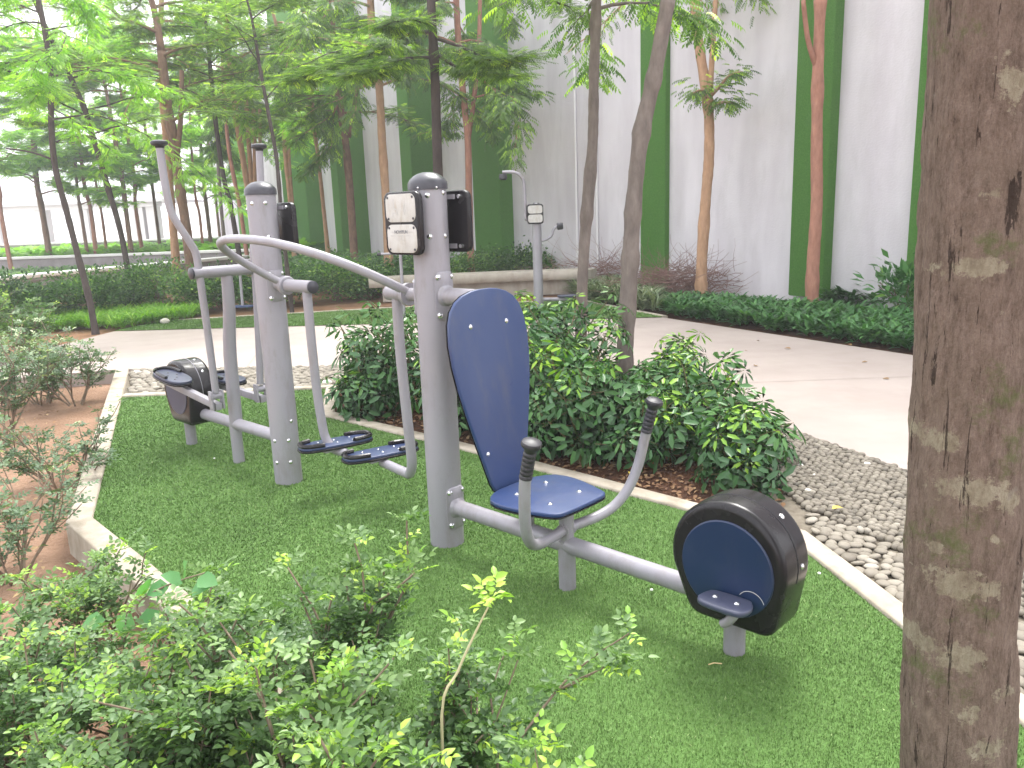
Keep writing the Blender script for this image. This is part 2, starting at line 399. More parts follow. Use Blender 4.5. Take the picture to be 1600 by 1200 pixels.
# ------------------------------------------------------------------ pebbles
MPEB = tint_mat('pebble', [(0, (0.09, 0.078, 0.062)), (.4, (0.16, 0.138, 0.108)), (.8, (0.235, 0.208, 0.168)), (.97, (0.31, 0.28, 0.235)), (1, (0.75, .73, .68))], .7, .4, (180, .25, .002))
def ico(sub):
    import bmesh
    b = bmesh.new(); bmesh.ops.create_icosphere(b, subdivisions=sub, radius=1); b.verts.ensure_lookup_table()
    v = np.array([tuple(x.co) for x in b.verts]); f = np.array([[q.index for q in x.verts] for x in b.faces]); b.free(); return v, f
IV, IF = ico(2)
def pebbles(name, poly, size, seed, z, flat=.55, tint0=.4, upright=False):
    r = np.random.RandomState(seed); A = np.array([p[:2] for p in poly]); lo, hi = A.min(0), A.max(0)
    s = size * 1.0; rows = []
    for j in range(int((hi[1] - lo[1]) / (s * .76)) + 1):
        for i in range(int((hi[0] - lo[0]) / s) + 1):
            rows.append((lo[0] + (i + .5 * (j % 2)) * s, lo[1] + j * s * .76))
    P = np.array(rows) + r.normal(0, size * .11, (len(rows), 2)); P = P[inside(poly, P)]; m = len(P)
    a = r.uniform(0, 6.28, m); fw = np.column_stack([np.cos(a), np.sin(a), r.normal(0, .12, m)])
    nr = np.column_stack([r.normal(0, .22, (m, 2)), np.ones(m)])
    F = frames(fw, nr); sx = size * r.uniform(.50, .68, m); sy = size * r.uniform(.44, .54, m); sz = size * flat * r.uniform(.75, 1.25, m) * .5
    F = F * np.stack([sx, sy, sz], 1)[:, None, :]
    V = IV * (1 + .05 * np.sin(IV[:, [1, 2, 0]] * 5))
    pos = np.column_stack([P, z + r.normal(0, size * .06, m)])
    v, f = stamp(V, IF, pos, F, np.ones(m))
    t = np.clip(r.normal(tint0, .17, m), 0, .96); t[r.uniform(size=m) < .006] = 1
    return tag(np_mesh(name, v, f, 3, MPEB, np.repeat(t, len(IF)), smooth=True), kind='stuff')
MMORTAR = mat('mortar', (0.19, 0.165, 0.13), .95, 0, .1, (30, (.13, .11, .085)), (80, .5, .01))
peb_right = [(1.35, 3.55), (1.47, 2.62), (1.56, 2.0), (1.72, .8), (2.6, 1.0), (2.43, 3.2), (2.20, 4.30), (1.87, 5.19), (1.6, 6.0), (1.4, 5.6), (1.45, 4.4)]
poly_sheet('mortar_bed', [(1.28, 3.5), (1.40, 2.62), (1.50, 1.9), (1.68, .7), (2.62, .9), (2.44, 3.2), (2.21, 4.30), (1.88, 5.19), (1.53, 6.6), (1.2, 7.0), (1.3, 5.6), (1.4, 4.4)], -0.008, MMORTAR)
band = [(1.36, 3.50), (1.47, 2.62), (1.56, 2.0), (1.72, .8), (2.02, .8), (1.86, 2.05), (1.80, 2.75), (1.62, 3.35), (1.45, 3.75)]
rest = [(1.45, 3.79), (1.64, 3.38), (1.83, 2.76), (1.90, 2.05), (2.06, .8), (2.6, 1.0), (2.43, 3.2), (2.20, 4.30), (1.87, 5.19), (1.55, 6.4), (1.35, 6.2), (1.40, 4.6)]
tag(pebbles('pebbles', band, .058, 4, .004, .42, .62), 'large flat pale pebbles set beside the right-hand kerb', 'pebbles')
tag(pebbles('pebbles', rest, .040, 5, .004, .75, .42), 'small rounded brown-grey pebbles packed between shrubs and path', 'pebbles')
peb_back = [(-3.47, 7.12), (-1.72, 7.15), (-1.55, 7.3), (-1.72, 8.08), (-4.02, 8.32)]
poly_sheet('mortar_bed', [(-3.50, 7.03), (-1.60, 7.08), (-1.3, 7.72), (-1.72, 8.14), (-4.04, 8.37)], -0.010, MMORTAR)
tag(pebbles('pebbles', peb_back, .075, 6, .004, .6, .66), 'grey pebbles in the strip between the turf and the white path', 'pebbles')
tag(pebbles('pebbles', [(2.5, 14.6), (4.25, 12.0), (4.9, 11.4), (6.2, 9.7), (5.9, 9.2), (4.2, 10.8), (3.0, 12.6), (2.2, 14.2)], .11, 7, .0, .6, .75), 'pale grey pebbles along the foot of the wall', 'pebbles')

# ------------------------------------------------------------------ wall with green strips
WB = G(1235, 474); WA = R(-30); wd = Vector((math.sin(WA), math.cos(WA), 0)); wn = Vector((-wd.y, wd.x, 0))
if wn.y > 0: wn = -wn
def wall_s(x, y=330, off=0.0):             # distance along the wall face seen at that pixel
    r = ray(x, y); c = Vector((0, 0, CAM_H)); o = WB + wn * off; t = (o - c).dot(wn) / r.dot(wn); p = c + r * t
    return (p - o).dot(wd)
MWALL = mat('wall_render', (0.66, 0.635, 0.67), .9, 0, .2, (0.55, (0.56, 0.535, 0.565), 14), (40, .4, .012))
def wall_streaks(m):
    n = m.node_tree.nodes; l = m.node_tree.links; b = n['Principled BSDF']
    tc = n.new('ShaderNodeTexCoord'); mp = n.new('ShaderNodeMapping'); mp.inputs['Scale'].default_value = (1.6, 1.6, .35)
    t = n.new('ShaderNodeTexNoise'); t.inputs['Scale'].default_value = 1.6; t.inputs['Detail'].default_value = 8
    l.new(tc.outputs['Object'], mp.inputs[0]); l.new(mp.outputs[0], t.inputs[0])
    rp = n.new('ShaderNodeValToRGB'); rp.color_ramp.elements[0].position = .38; rp.color_ramp.elements[0].color = (.90, .89, .90, 1)
    rp.color_ramp.elements[1].position = .6; rp.color_ramp.elements[1].color = (1, 1, 1, 1)
    l.new(t.outputs[0], rp.inputs[0])
    mx = n.new('ShaderNodeMix'); mx.data_type = 'RGBA'; mx.blend_type = 'MULTIPLY'; mx.inputs[0].default_value = 1
    src = b.inputs['Base Color'].links[0].from_socket
    l.new(src, mx.inputs[6]); l.new(rp.outputs[0], mx.inputs[7]); l.new(mx.outputs[2], b.inputs['Base Color'])
wall_streaks(MWALL); wear(MWALL, .5, 1.1, (.40, .385, .39))
MSTRIP = mat('green_wall_turf', (0.085, 0.24, 0.040), .95, 0, .15, (70, (0.13, 0.32, 0.065), 8), (220, 1.0, .03))
WH = 9.5
wall = empty('boundary_wall', WB, 'tall pale grey rendered wall with vertical green turf strips', 'wall')
B = MB(); s0, s1 = -9.0, 44.0
B.box(wd * ((s0 + s1) / 2) - wn * .15 + Zv * (WH / 2 - .1), ((s1 - s0) / 2, .15, WH / 2 + .1), wd, wn, Zv)
B.build('wall_panel', MWALL, wall)
strips = [(1422, 1490, .16), (1237, 1291, .17), (1001, 1039, .10), (741, 782, .34), (631, 647, .85), (522, 532, .95), (445, 481, .55), (371, 386, .3)]
for xa, xb, th in strips:
    a = wall_s(xa, 330, th); b = wall_s(xb, 330, th); B = MB()
    a, b = max(a, b), min(a, b)
    seg = MB(); z0 = .14
    seg.box(wd * ((a + b) / 2) + wn * (th / 2 + .002) + Zv * ((WH + z0) / 2), (abs(a - b) / 2, th / 2, (WH - z0) / 2), wd, wn, Zv, bev=.02)
    seg.build('turf_strip', MSTRIP, wall)
P_ = MB()
for px in (903, 935):
    s = wall_s(px); P_.tube([wd * s + wn * .03 + Zv * .0, wd * s + wn * .03 + Zv * WH], .022, 8)
P_.build('pipe', mat('white_pipe', (.7, .69, .7), .5), wall)

# ------------------------------------------------------------------ curved concrete bench behind
def bench():
    root = empty('concrete_bench', G(760, 478), 'long curved concrete bench on the far turf behind the grey poles', 'bench')
    pts = [at(577, 447, 14.2), at(640, 441, 14.3), at(720, 437, 14.4), at(800, 435, 14.5), at(870, 433, 14.5), at(905, 430, 14.4), at(925, 427, 14.3)]
    z = 0.36; pts = [Vector((p.x, p.y, z)) - root.location for p in pts]; pts, _ = spline(pts, [0] * len(pts), 5)
    B = MB(); rows = []
    prof = [(-.24, -.09), (-.27, -.05), (-.27, .03), (-.24, .075), (.2, .075), (.24, .03), (.24, -.09)]
    for i, p in enumerate(pts):
        t = (pts[min(i + 1, len(pts) - 1)] - pts[max(i - 1, 0)]).normalized(); s_ = Vector((-t.y, t.x, 0))
        rows.append([p + s_ * a + Zv * b for a, b in prof])
    k = len(prof); fs = []
    for i in range(len(rows) - 1):
        for j in range(k): fs.append((i * k + j, i * k + (j + 1) % k, (i + 1) * k + (j + 1) % k, (i + 1) * k + j))
    fs += [tuple(range(k)), tuple(range((len(rows) - 1) * k, len(rows) * k))]
    B.add([v for r_ in rows for v in r_], fs); B.build('seat', MBENCH, root)
    B = MB(); prof = [(-.10, -.36), (-.10, -.091), (.2, -.091), (.2, -.36)]; rows = []
    for i, p in enumerate(pts[2:-1]):
        i += 2; t = (pts[min(i + 1, len(pts) - 1)] - pts[max(i - 1, 0)]).normalized(); s_ = Vector((-t.y, t.x, 0))
        rows.append([p + s_ * a + Zv * b for a, b in prof])
    k = 4; fs = []
    for i in range(len(rows) - 1):
        for j in range(k): fs.append((i * k + j, i * k + (j + 1) % k, (i + 1) * k + (j + 1) % k, (i + 1) * k + j))
    fs += [tuple(range(k)), tuple(range((len(rows) - 1) * k, len(rows) * k))]
    B.add([v for r_ in rows for v in r_], fs); B.build('base', MBENCH, root)
bench()

# ------------------------------------------------------------------ fitness equipment
def pole(root, r, h, o=Vector((0, 0, 0)), bolts=True, cap_h=.055, n=40):
    B = MB(); B.lathe([(r + .0, -.05), (r, h)], n, o); p = B.build('pole', MG, root)
    C_ = MB(); rc = r * 1.05
    rc = r * 1.085; C_.lathe([(rc, h - .020), (rc, h + .003), (rc * .975, h + .012), (rc * .88, h + .023), (rc * .70, h + .037), (rc * .48, h + .047), (rc * .24, h + .052), (.001, h + .053)], n, o)
    c = C_.build('cap', MCAP, root)
    return p
def pbolt(B, o, r, deg, z, s=.009):        # bolt on a round pole; angle from -N towards U
    a = R(deg); d = -N * math.cos(a) + U * math.sin(a)
    B.bolt(o + d * r + Zv * z, d, s)
def rrect(w, h, r, k=5):
    o = []
    for cx, cy, a0 in ((w - r, h - r, 0), (-w + r, h - r, 90), (-w + r, -h + r, 180), (w - r, -h + r, 270)):
        for i in range(k + 1):
            a = R(a0 + 90 * i / k); o.append((cx + r * math.cos(a), cy + r * math.sin(a)))
    return o
def curved_plate(name, root, r, z, hw, hh, t=.010, face=0.0, o=Vector((0, 0, 0)), bolts=True):
    """saddle plate wrapped on a pole facing direction U (face=0) or -U (180)"""
    outl = rrect(hw, hh, .03); B = MB(); vs = []; n = len(outl)
    # grid fan: wrap outline and inner rings on the cylinder
    rings = []
    for rr_, sc in ((r + .0005, 1.0), (r + t * .6, 1.0), (r + t, .965), (r + t, .6), (r + t, .2)):
        ring = []
        for x, y in outl:
            x *= sc; y *= sc; a = x / r + R(face)
            ring.append(o + U * (math.cos(a) * rr_) + N * (-math.sin(a) * rr_) * 1.0 + Zv * (z + y))
        rings.append(ring)
    fs = []
    for i in range(len(rings) - 1):
        for k in range(n): fs.append((i * n + k, i * n + (k + 1) % n, (i + 1) * n + (k + 1) % n, (i + 1) * n + k))
    fs.append(tuple(range((len(rings) - 1) * n, len(rings) * n)))
    B.add([v for q in rings for v in q], fs); pl = B.build(name, MG, root, angle=50)
    if bolts:
        for sx in (-1, 1):
            for sy in (-1, 1):
                a = sx * hw * .68 / r + R(face); d = U * math.cos(a) - N * math.sin(a)
                b = MB(); b.bolt(o + d * (r + t) + Zv * (z + sy * hh * .78), d, .010); b.build('bolt', MSTEEL, pl)
    return pl
def info_panel(root, v_sign, z=1.475, r=.079, front=True, o=Vector((0, 0, 0)), u0=-.03, scale=1.0):
    """black frame holding two plates; faces away from the pole"""
    d = N * v_sign; X = -U * v_sign if v_sign > 0 else U
    X = U if v_sign < 0 else -U
    c = o + d * (r + .022) + U * u0 + Zv * z
    B = MB(); B.prism(rrect(.115 * scale, .132 * scale, .035 * scale, 7), c, X, Zv, d, .030 * scale, .008 * scale)
    fr = B.build('sign_frame', MBLK, root)
    t0 = .0305 * scale
    for k, (cy, hh) in enumerate(((.064, .058), (-.063, .059))):
        P = MB(); P.prism(rrect(.098 * scale, hh * scale, .032 * scale, 6), c + Zv * cy * scale + d * (t0 - .006), X, Zv, d, .0075 * scale, .001)
        pl = P.build('sign_plate', MWHITE, fr)
        if k == 1:
            T = MB(); rg = random.Random(7); f = c + Zv * cy * scale + d * (t0 + .0018)
            def dash(x, y, w, h): T.prism([(x, y), (x + w, y), (x + w, y + h), (x, y + h)], f, X, Zv, d, .0004)
            lines = [(.026, -.082, -.036, .005), (.026, .036, .075, .004), (.010, -.075, .06, .0055), (-.002, -.035, .03, .0018), (-.008, -.035, .03, .0018),
                     (-.020, 0, .030, .0015), (-.026, 0, .07, .002), (-.034, 0, .07, .0025), (-.040, 0, .06, .0015), (-.047, 0, .055, .0015)]
            for y, xa, xb, h in lines:
                x = xa
                while x < xb - .002:
                    w = rg.uniform(.002, .006); 
                    if rg.random() > .18: dash(x * scale, y * scale, w * .8 * scale, h * scale * rg.uniform(.7, 1))
                    x += w
            T.build('sign_print', MPRINTL, pl)
            cu = bpy.data.curves.new('sign_lettering', 'FONT'); cu.body = 'NOWPUN'; cu.size = .019 * scale; cu.extrude = .0003; cu.offset = .0006
            cu.align_x = 'CENTER'; tf_ = bpy.data.objects.new('t', cu); tm = bpy.data.meshes.new_from_object(tf_); bpy.data.objects.remove(tf_); to = bpy.data.objects.new('sign_lettering', tm); col.objects.link(to)
            to.parent = pl; mw = Matrix.Identity(4)
            for i, vv in enumerate((X, Zv, d)):
                for j in range(3): mw[j][i] = vv[j]
            mw.translation = f + Zv * .022 * scale - X * .004 * scale + d * .0002
            to.matrix_local = mw; tm.materials.clear(); tm.materials.append(MPRINT)
        else:
            T = MB(); f = c + Zv * cy * scale + d * (t0 + .0018); rg = random.Random(3)
            # faded pictograms: a figure on a seat and a muscle outline
            def seg(a, b, w):
                a = Vector(a); b = Vector(b); q = (b - a).normalized(); s_ = Vector((-q.y, q.x)) * w
                T.prism([tuple((a - s_) * scale), tuple((b - s_) * scale), tuple((b + s_) * scale), tuple((a + s_) * scale)], f, X, Zv, d, .0004)
            for a, b, w in (((-.045, .025), (-.043, .0), .004), ((-.043, 0), (-.025, -.006), .003), ((-.025, -.006), (-.018, -.03), .003), ((-.05, -.02), (-.02, -.02), .002),
                            ((-.05, -.02), (-.052, -.038), .002), ((.03, .02), (.03, -.03), .0015), ((.022, .012), (.024, -.028), .001), ((.046, .012), (.044, -.028), .001),
                            ((.034, -.006), (.034, -.016), .0025)): seg(a, b, w)
            T.lathe([(.006 * scale, 0), (.006 * scale, .0004)], 12, f + X * -.045 * scale + Zv * .033 * scale, d)
            T.build('sign_print', MPRINTL, pl)
        for sx in (-1, 1):
            for sy in (-1, 1):
                K = MB(); K.bolt(c + X * (.082 * sx * scale) + Zv * (cy + sy * (hh - .014)) * scale + d * (t0 + .0012), d, .0045 * scale); K.build('screw', MCAP, pl)
    for sx in (-1, 1):                     # spacers to the pole
        for sy in (-1, 1):
            S = MB(); a = c + X * (.075 * sx * scale) + Zv * (.105 * sy * scale)
            S.tube([a - d * .0, a - d * .016], .009 * scale, 10); S.build('spacer', MSTEEL, fr)
    # strap brackets holding the sign on the pole
    for sy in (-1, 1):
        S = MB(); S.box(c - d * .014 + Zv * .105 * sy * scale, (.05 * scale, .004, .01), X, d, Zv); S.build('bracket', MG, fr)
    return fr
def grip(root, a, b, r=.021, knob=.036):
    """ribbed rubber grip from a to b with a mushroom end"""
    a, b = Vector(a), Vector(b); L = (b - a).length; prof = [(r * .9, 0), (r * 1.15, .004), (r * 1.15, .012)]
    k = 5
    for i in range(k):
        h = .018 + (L - .05) * i / k; s_ = (L - .05) / k
        prof += [(r * .98, h), (r * 1.12, h + s_ * .25), (r * 1.12, h + s_ * .7), (r * .98, h + s_ * .95)]
    prof += [(r, L - .03), (r * 1.2, L - .02), (knob, L - .008), (knob * 1.04, L), (knob * .95, L + .008), (knob * .6, L + .014), (.001, L + .016)]
    B = MB(); B.lathe(prof, 20, a, (b - a)); return B.build('grip', MRUB, root)
def housing(root, uc, o, vthick=(-.12, .065), z0=.19, zc=.405, r=.205, screws=True):
    out = []
    for i in range(27):
        a = R(-14 + 208 * i / 26); out.append((uc + r * math.cos(a), zc + r * math.sin(a)))
    def corner(cx, cz, pa, pb):
        q = []
        for i in range(5):
            t = i / 4; q.append((pa[0] * (1 - t) ** 2 + 2 * cx * t * (1 - t) + pb[0] * t * t, pa[1] * (1 - t) ** 2 + 2 * cz * t * (1 - t) + pb[1] * t * t))
        return q
    out += corner(uc - .130, z0, (uc - .148, z0 + .045), (uc - .085, z0))
    out += corner(uc + .165, z0, (uc + .125, z0), (uc + .178, z0 + .045))
    B = MB(); X = U; Y = Zv; B.prism(out, o + N * vthick[0], X, Y, N, vthick[1] - vthick[0], .026, 0, 5)
    h = B.build('housing', MBLK, root, angle=60)
    return h
def disc(root, uc, zc, v, r, o):
    B = MB(); B.lathe([(r, 0), (r, .004), (r - .004, .007), (.001, .0075)], 48, o + U * uc + Zv * zc + N * (v + .001), -N)
    return B.build('cover_disc', MDISC, root, angle=25)

def oval_board(L, Wd, n=44, p=2.6):
    o = []
    for i in range(n):
        a = 2 * math.pi * i / n; c, s = math.cos(a), math.sin(a)
        o.append((L * math.copysign(abs(c) ** (2 / p), c), Wd * math.copysign(abs(s) ** (2 / p), s)))
    return o
def foot_plate(root, c, X, Y, Z, L=.205, Wd=.078):
    """dark blue board with raised black rubber lips round both ends"""
    B = MB(); B.prism(oval_board(L, Wd, 44, 3.2), c, X, Y, Z, .014, .004); pl = B.build('foot_plate', MPED_B, root)
    B = MB(); B.prism(oval_board(L + .006, Wd + .006, 44, 3.2), Vector(c) - Z * .012, X, Y, Z, .0118, .003); B.build('under_tray', MBLK, pl)
    for s_, a0, a1 in ((1, -88, 100), (-1, -60, 80)):
        pts = []
        for i in range(17):
            a = R(a0 + (a1 - a0) * i / 16); cc, ss = math.cos(a), math.sin(a); q = 2 / 3.2
            x = s_ * (L - .008) * abs(cc) ** q * (1 if cc >= 0 else -.0); y = (Wd - .008) * math.copysign(abs(ss) ** q, ss)
            if abs(a) > math.pi / 2 * .75: x = max(abs(x), .085) * s_
            pts.append(Vector(c) + X * x + Y * y * s_ + Z * .023)
        T = MB(); T.tube(pts, .0125, 8); T.build('rubber_lip', MBLK, pl)
    T = MB()
    for dx in (-.09, 0, .09):
        for dy in (-.03, .03): T.bolt(Vector(c) + X * dx + Y * dy + Z * .0135, Z, .005)
    T.build('bolt', MSTEEL, pl)
    return pl
MPED_B = mat('footplate_blue', (0.028, 0.045, 0.115), .35, 0, .5, (20, (0.04, 0.055, 0.12)))

# ---- the whole near machine is one welded frame on two poles: leg press, air walker, cross trainer
RP = .079
gym = empty('fitness_machine', O, 'near grey fitness machine on two poles with blue seat, air walker and cross trainer', 'fitness machine')
o1 = Vector((0, 0, 0)); o2 = U * -1.396
def L_(u, v, z): return U * u + N * v + Zv * z
pole(gym, RP, 1.635, o1)
pole(gym, RP, 1.665, o2)
def bolts(o, lst, r=RP):
    for deg, z in lst:
        B = MB(); pbolt(B, o, r, deg, z); B.build('bolt', MSTEEL, gym)
bolts(o1, [(47, 1.59), (103, 1.60), (47, 1.42), (103, 1.42), (100, 1.16), (20, 1.632 - .01), (75, 1.632 - .01)])
bolts(o2, [(22, 1.60), (75, 1.60), (-35, 1.57), (22, 1.42), (75, 1.42), (15, .27), (75, .27), (15, .14), (75, .14), (95, .38)])
info_panel(gym, -1, 1.478, RP, True, o1)
info_panel(gym, 1, 1.478, RP, False, o1, u0=.02)
info_panel(gym, 1, 1.47, RP, False, o2, u0=.02)

# leg press: back rest on an arm, seat, handles, beam, wheel housing
p1 = curved_plate('mounting_plate', gym, RP, 1.165, .052, .105)
B = MB(); B.tube([L_(RP * .8, 0, 1.165), L_(.31, 0, 1.165)], .036, 22)
B.lathe([(.05, 0), (.044, .008), (.037, .014), (.036, .02)], 22, L_(RP + .004, 0, 1.165), U); B.build('back_arm', MG, gym)
p2 = curved_plate('mounting_plate', gym, RP, .195, .052, .10)
B = MB(); B.tube([L_(RP * .8, 0, .195), L_(1.36, 0, .195)], .036, 24)
B.lathe([(.05, 0), (.044, .008), (.037, .014), (.036, .02)], 22, L_(RP + .004, 0, .195), U); B.build('beam', MG, gym)
# back rest board
bt = Vector((.1333, 0, -1)).normalized(); up_b = (-U * .1333 + Zv).normalized(); nb = U * 1.0 + Zv * .1333; nb.normalize()
org = L_(.33, 0, 1.06)
prof = [(-.712, .062), (-.690, .088), (-.66, .103), (-.56, .130), (-.45, .160), (-.35, .185), (-.25, .207), (-.15, .222), (-.06, .226), (.02, .216), (.07, .196), (.105, .165), (.128, .125), (.142, .075), (.147, .03)]
out = [(-w, z) for z, w in prof] + [(w, z) for z, w in reversed(prof)]
B = MB(); B.prism(out, org - nb * .009, N, up_b, nb, .018, .006); bk = B.build('backrest', MBLUE, gym)
B = MB(); B.prism([(x * 1.008, y * 1.003) for x, y in out], org - nb * .013, N, up_b, nb, .0035, .001); B.build('edge', MBLK, bk)
for sv in (-.104, .104):
    for z in (1.06, .535):
        b = MB(); q = org + up_b * ((z - 1.06) / up_b.z) + N * sv + nb * .009; b.bolt(q, nb, .0085); b.build('bolt', MSTEEL, bk)
B = MB(); B.box(org - nb * .022 - up_b * .26, (.03, .36, .012), N, up_b, nb); B.box(org - nb * .019 + up_b * .1, (.12, .02, .009), N, up_b, nb); B.build('bracket', MG, bk)
# seat board: pointed shield shape
so_ = [(.448, -.085), (.458, -.130), (.480, -.172), (.51, -.200), (.55, -.214), (.60, -.215), (.66, -.206), (.73, -.187), (.79, -.166), (.812, -.155), (.823, -.140), (.828, -.120), (.832, -.05)]
so_ += [(u, -v) for u, v in reversed(so_)] + [(.444, 0)]
B = MB(); B.prism(so_, L_(0, 0, .372), U, N, Zv, .018, .006); st = B.build('seat', MBLUE, gym)
B = MB(); B.prism([(.64 + (x - .64) * 1.006, y * 1.006) for x, y in so_], L_(0, 0, .3665), U, N, Zv, .0045, .001); B.build('edge', MBLK, st)
for u, v in ((.55, -.09), (.55, .09), (.73, -.09), (.73, .09)):
    b = MB(); b.bolt(L_(u, v, .390), Zv, .0085); b.build('bolt', MSTEEL, st)
B = MB(); B.tube([L_(.735, 0, .19), L_(.735, 0, .362)], .030, 22); B.box(L_(.66, 0, .361), (.14, .05, .0045), U, N, Zv); B.build('seat_post', MG, gym)
B = MB(); B.tube([L_(.53, 0, .20), L_(.53, 0, .35)], .022, 16); B.lathe([(.03, 0), (.03, .03), (.02, .036)], 18, L_(.53, 0, .325), Zv); B.build('seat_strut', MG, gym)
for s_ in (-1, 1):
    pts = [L_(.735, s_ * .02, .262), L_(.745, s_ * .09, .262), L_(.762, s_ * .175, .268), L_(.785, s_ * .255, .295), L_(.812, s_ * .315, .36), L_(.838, s_ * .350, .46), L_(.858, s_ * .366, .57), L_(.867, s_ * .369, .605)]
    B = MB(); B.tube(pts, .0215, 18, smooth=6); hd = B.build('handle', MG, gym)
    grip(hd, L_(.864, s_ * .368, .60), L_(.902, s_ * .372, .735), .021, .036)
    b = MB(); b.tube([L_(.737, s_ * .025, .262), L_(.741, s_ * .036, .262)], .027, 16); b.build('collar', MG, hd)
for u in (.734, 1.479):
    B = MB(); B.tube([L_(u, 0, -.03), L_(u, 0, .215)], .037 if u > 1 else .035, 24); B.build('leg', MG, gym)
h1 = housing(gym, 1.50, Vector((0, 0, 0)), z0=.163, zc=.380)
d1 = disc(h1, 1.508, .364, -.12, .163, Vector((0, 0, 0)))
B = MB()                                    # scuffed arc on the disc
arc = [L_(1.60 + .046 * math.cos(R(a)), -.1285, .270 + .046 * math.sin(R(a))) for a in range(20, 150, 8)]
B.tube(arc, .0011, 5); B.build('scratch', MPRINTL, h1)
for a, v in ((50, .0), (2, .0)):
    b = MB(); d = U * math.cos(R(a)) + Zv * math.sin(R(a)); b.bolt(L_(1.50, v, .380) + d * .205, d, .008); b.build('bolt', MSTEEL, h1)
B = MB(); seam = [L_(1.50 + .2055 * math.cos(R(a)) , -.028, .380 + .2055 * math.sin(R(a))) for a in range(-12, 190, 6)]
B.tube(seam, .0012, 5); B.build('seam', MRUB, h1)
# foot rest with its crank, one on each side of the wheel
for s_ in (-1, 1):
    v0 = -.13 if s_ < 0 else .075
    outl = [(-.085, -.02), (-.078, .02), (-.055, .045), (.05, .050), (.075, .035), (.088, .005), (.085, -.030), (.06, -.052), (-.03, -.055), (-.07, -.045)]
    oo, _ = spline([Vector((x, y, 0)) for x, y in outl] + [Vector((*outl[0], 0))], [0] * 11, 4); outl = [(p.x, p.y) for p in oo[:-1]]
    B = MB(); B.prism(outl, L_(1.545, v0 + s_ * .062, .276), U, N, Zv, .020, .007); fr = B.build('foot_rest', MPED, gym)
    for du in (-.035, .04):
        b = MB(); b.bolt(L_(1.545 + du, v0 + s_ * .062, .296), Zv, .008); b.build('bolt', MSTEEL, fr)
    B = MB(); B.tube([L_(1.50, v0 - s_ * .01, .255), L_(1.50, v0 + s_ * .075, .255)], .024, 18); B.build('axle', MBLK, fr)
    B = MB(); B.tube([L_(1.575, v0 + s_ * .055, .277), L_(1.572, v0 + s_ * .057, .25), L_(1.555, v0 + s_ * .06, .225), L_(1.535, v0 + s_ * .063, .210)], [.016, .017, .016, .013], 10, smooth=3); B.build('crank', MG, fr)

# air walker hung between the poles
pa = curved_plate('mounting_plate', gym, RP, 1.155, .055, .085, o=o2)
pb = curved_plate('mounting_plate', gym, RP, 1.155, .055, .085, face=180, o=o1)
for s_, o, ue in ((1, o2, -1.01), (-1, o1, -.215)):
    base = -1.396 if s_ > 0 else 0
    B = MB(); B.tube([L_(base + s_ * RP * .8, 0, 1.16), L_(base + s_ * (RP + .10), 0, 1.16)], .030, 20)
    B.lathe([(.052, 0), (.052, .022), (.046, .028)], 24, L_(base + s_ * (RP + .085), 0, 1.16), U * s_); B.build('flange', MG, gym)
    B = MB(); a = L_(base + s_ * (RP + .115), 0, 1.16); e = L_(ue + s_ * .045, 0, 1.16) if s_ > 0 else L_(ue - .10, 0, 1.16)
    B.tube([a, e], .034, 22); ax = B.build('axle', MG, gym)
    B = MB(); B.lathe([(.031, 0), (.033, .004), (.033, .008), (.028, .012), (.001, .013)], 22, e, U * s_); B.build('end_cap', MCAP if s_ > 0 else MG, ax)
# curved hand rail
k6 = .6
rail = [(-1.215, .0), (-1.245, -.06), (-1.25, -.14), (-1.235, -.25), (-1.20, -.33), (-1.12, -.40), (-.98, -.437), (-.82, -.442), (-.66, -.425), (-.52, -.385), (-.40, -.325), (-.29, -.235), (-.215, -.13), (-.18, -.05), (-.165, 0)]
B = MB(); B.tube([L_(u, v, 1.165 - v * k6) for u, v in rail], .0205, 18, smooth=5); B.build('hand_rail', MG, gym)
for uu, uf, s_ in ((-1.02, -.955, 1), (-.262, -.60, -1)):
    ub = -.97 if s_ > 0 else -.62
    pts = [L_(uu, 0, 1.16), L_(uu, 0, .9), L_(uu - .005 * s_, .01, .6), L_(uu, .02, .42), L_(uu + .008 * s_, .03, .33), L_(uu + .045 * s_, .05, .268), L_(uu + .11 * s_, .07, .255), L_(ub + s_ * .05 if s_ > 0 else ub, .08, .255)]
    if s_ < 0: pts = [L_(-.262, 0, 1.16), L_(-.262, 0, .9), L_(-.258, .01, .6), L_(-.258, .02, .42), L_(-.268, .03, .325), L_(-.315, .05, .262), L_(-.39, .07, .25), L_(-.60, .10, .25)]
    B = MB(); B.tube(pts, .0245, 18, smooth=6); sw = B.build('swing_arm', MG, gym)
    foot_plate(sw, L_(-.985 if s_ > 0 else -.632, .075 if s_ > 0 else .115, .290), (N * .97 + U * .24).normalized(), (U * -.97 + N * .24).normalized(), Zv)
    B = MB(); B.box(L_(-.985 if s_ > 0 else -.632, .075 if s_ > 0 else .115, .272), (.05, .10, .006), U, N, Zv); B.build('bracket', MG, sw)

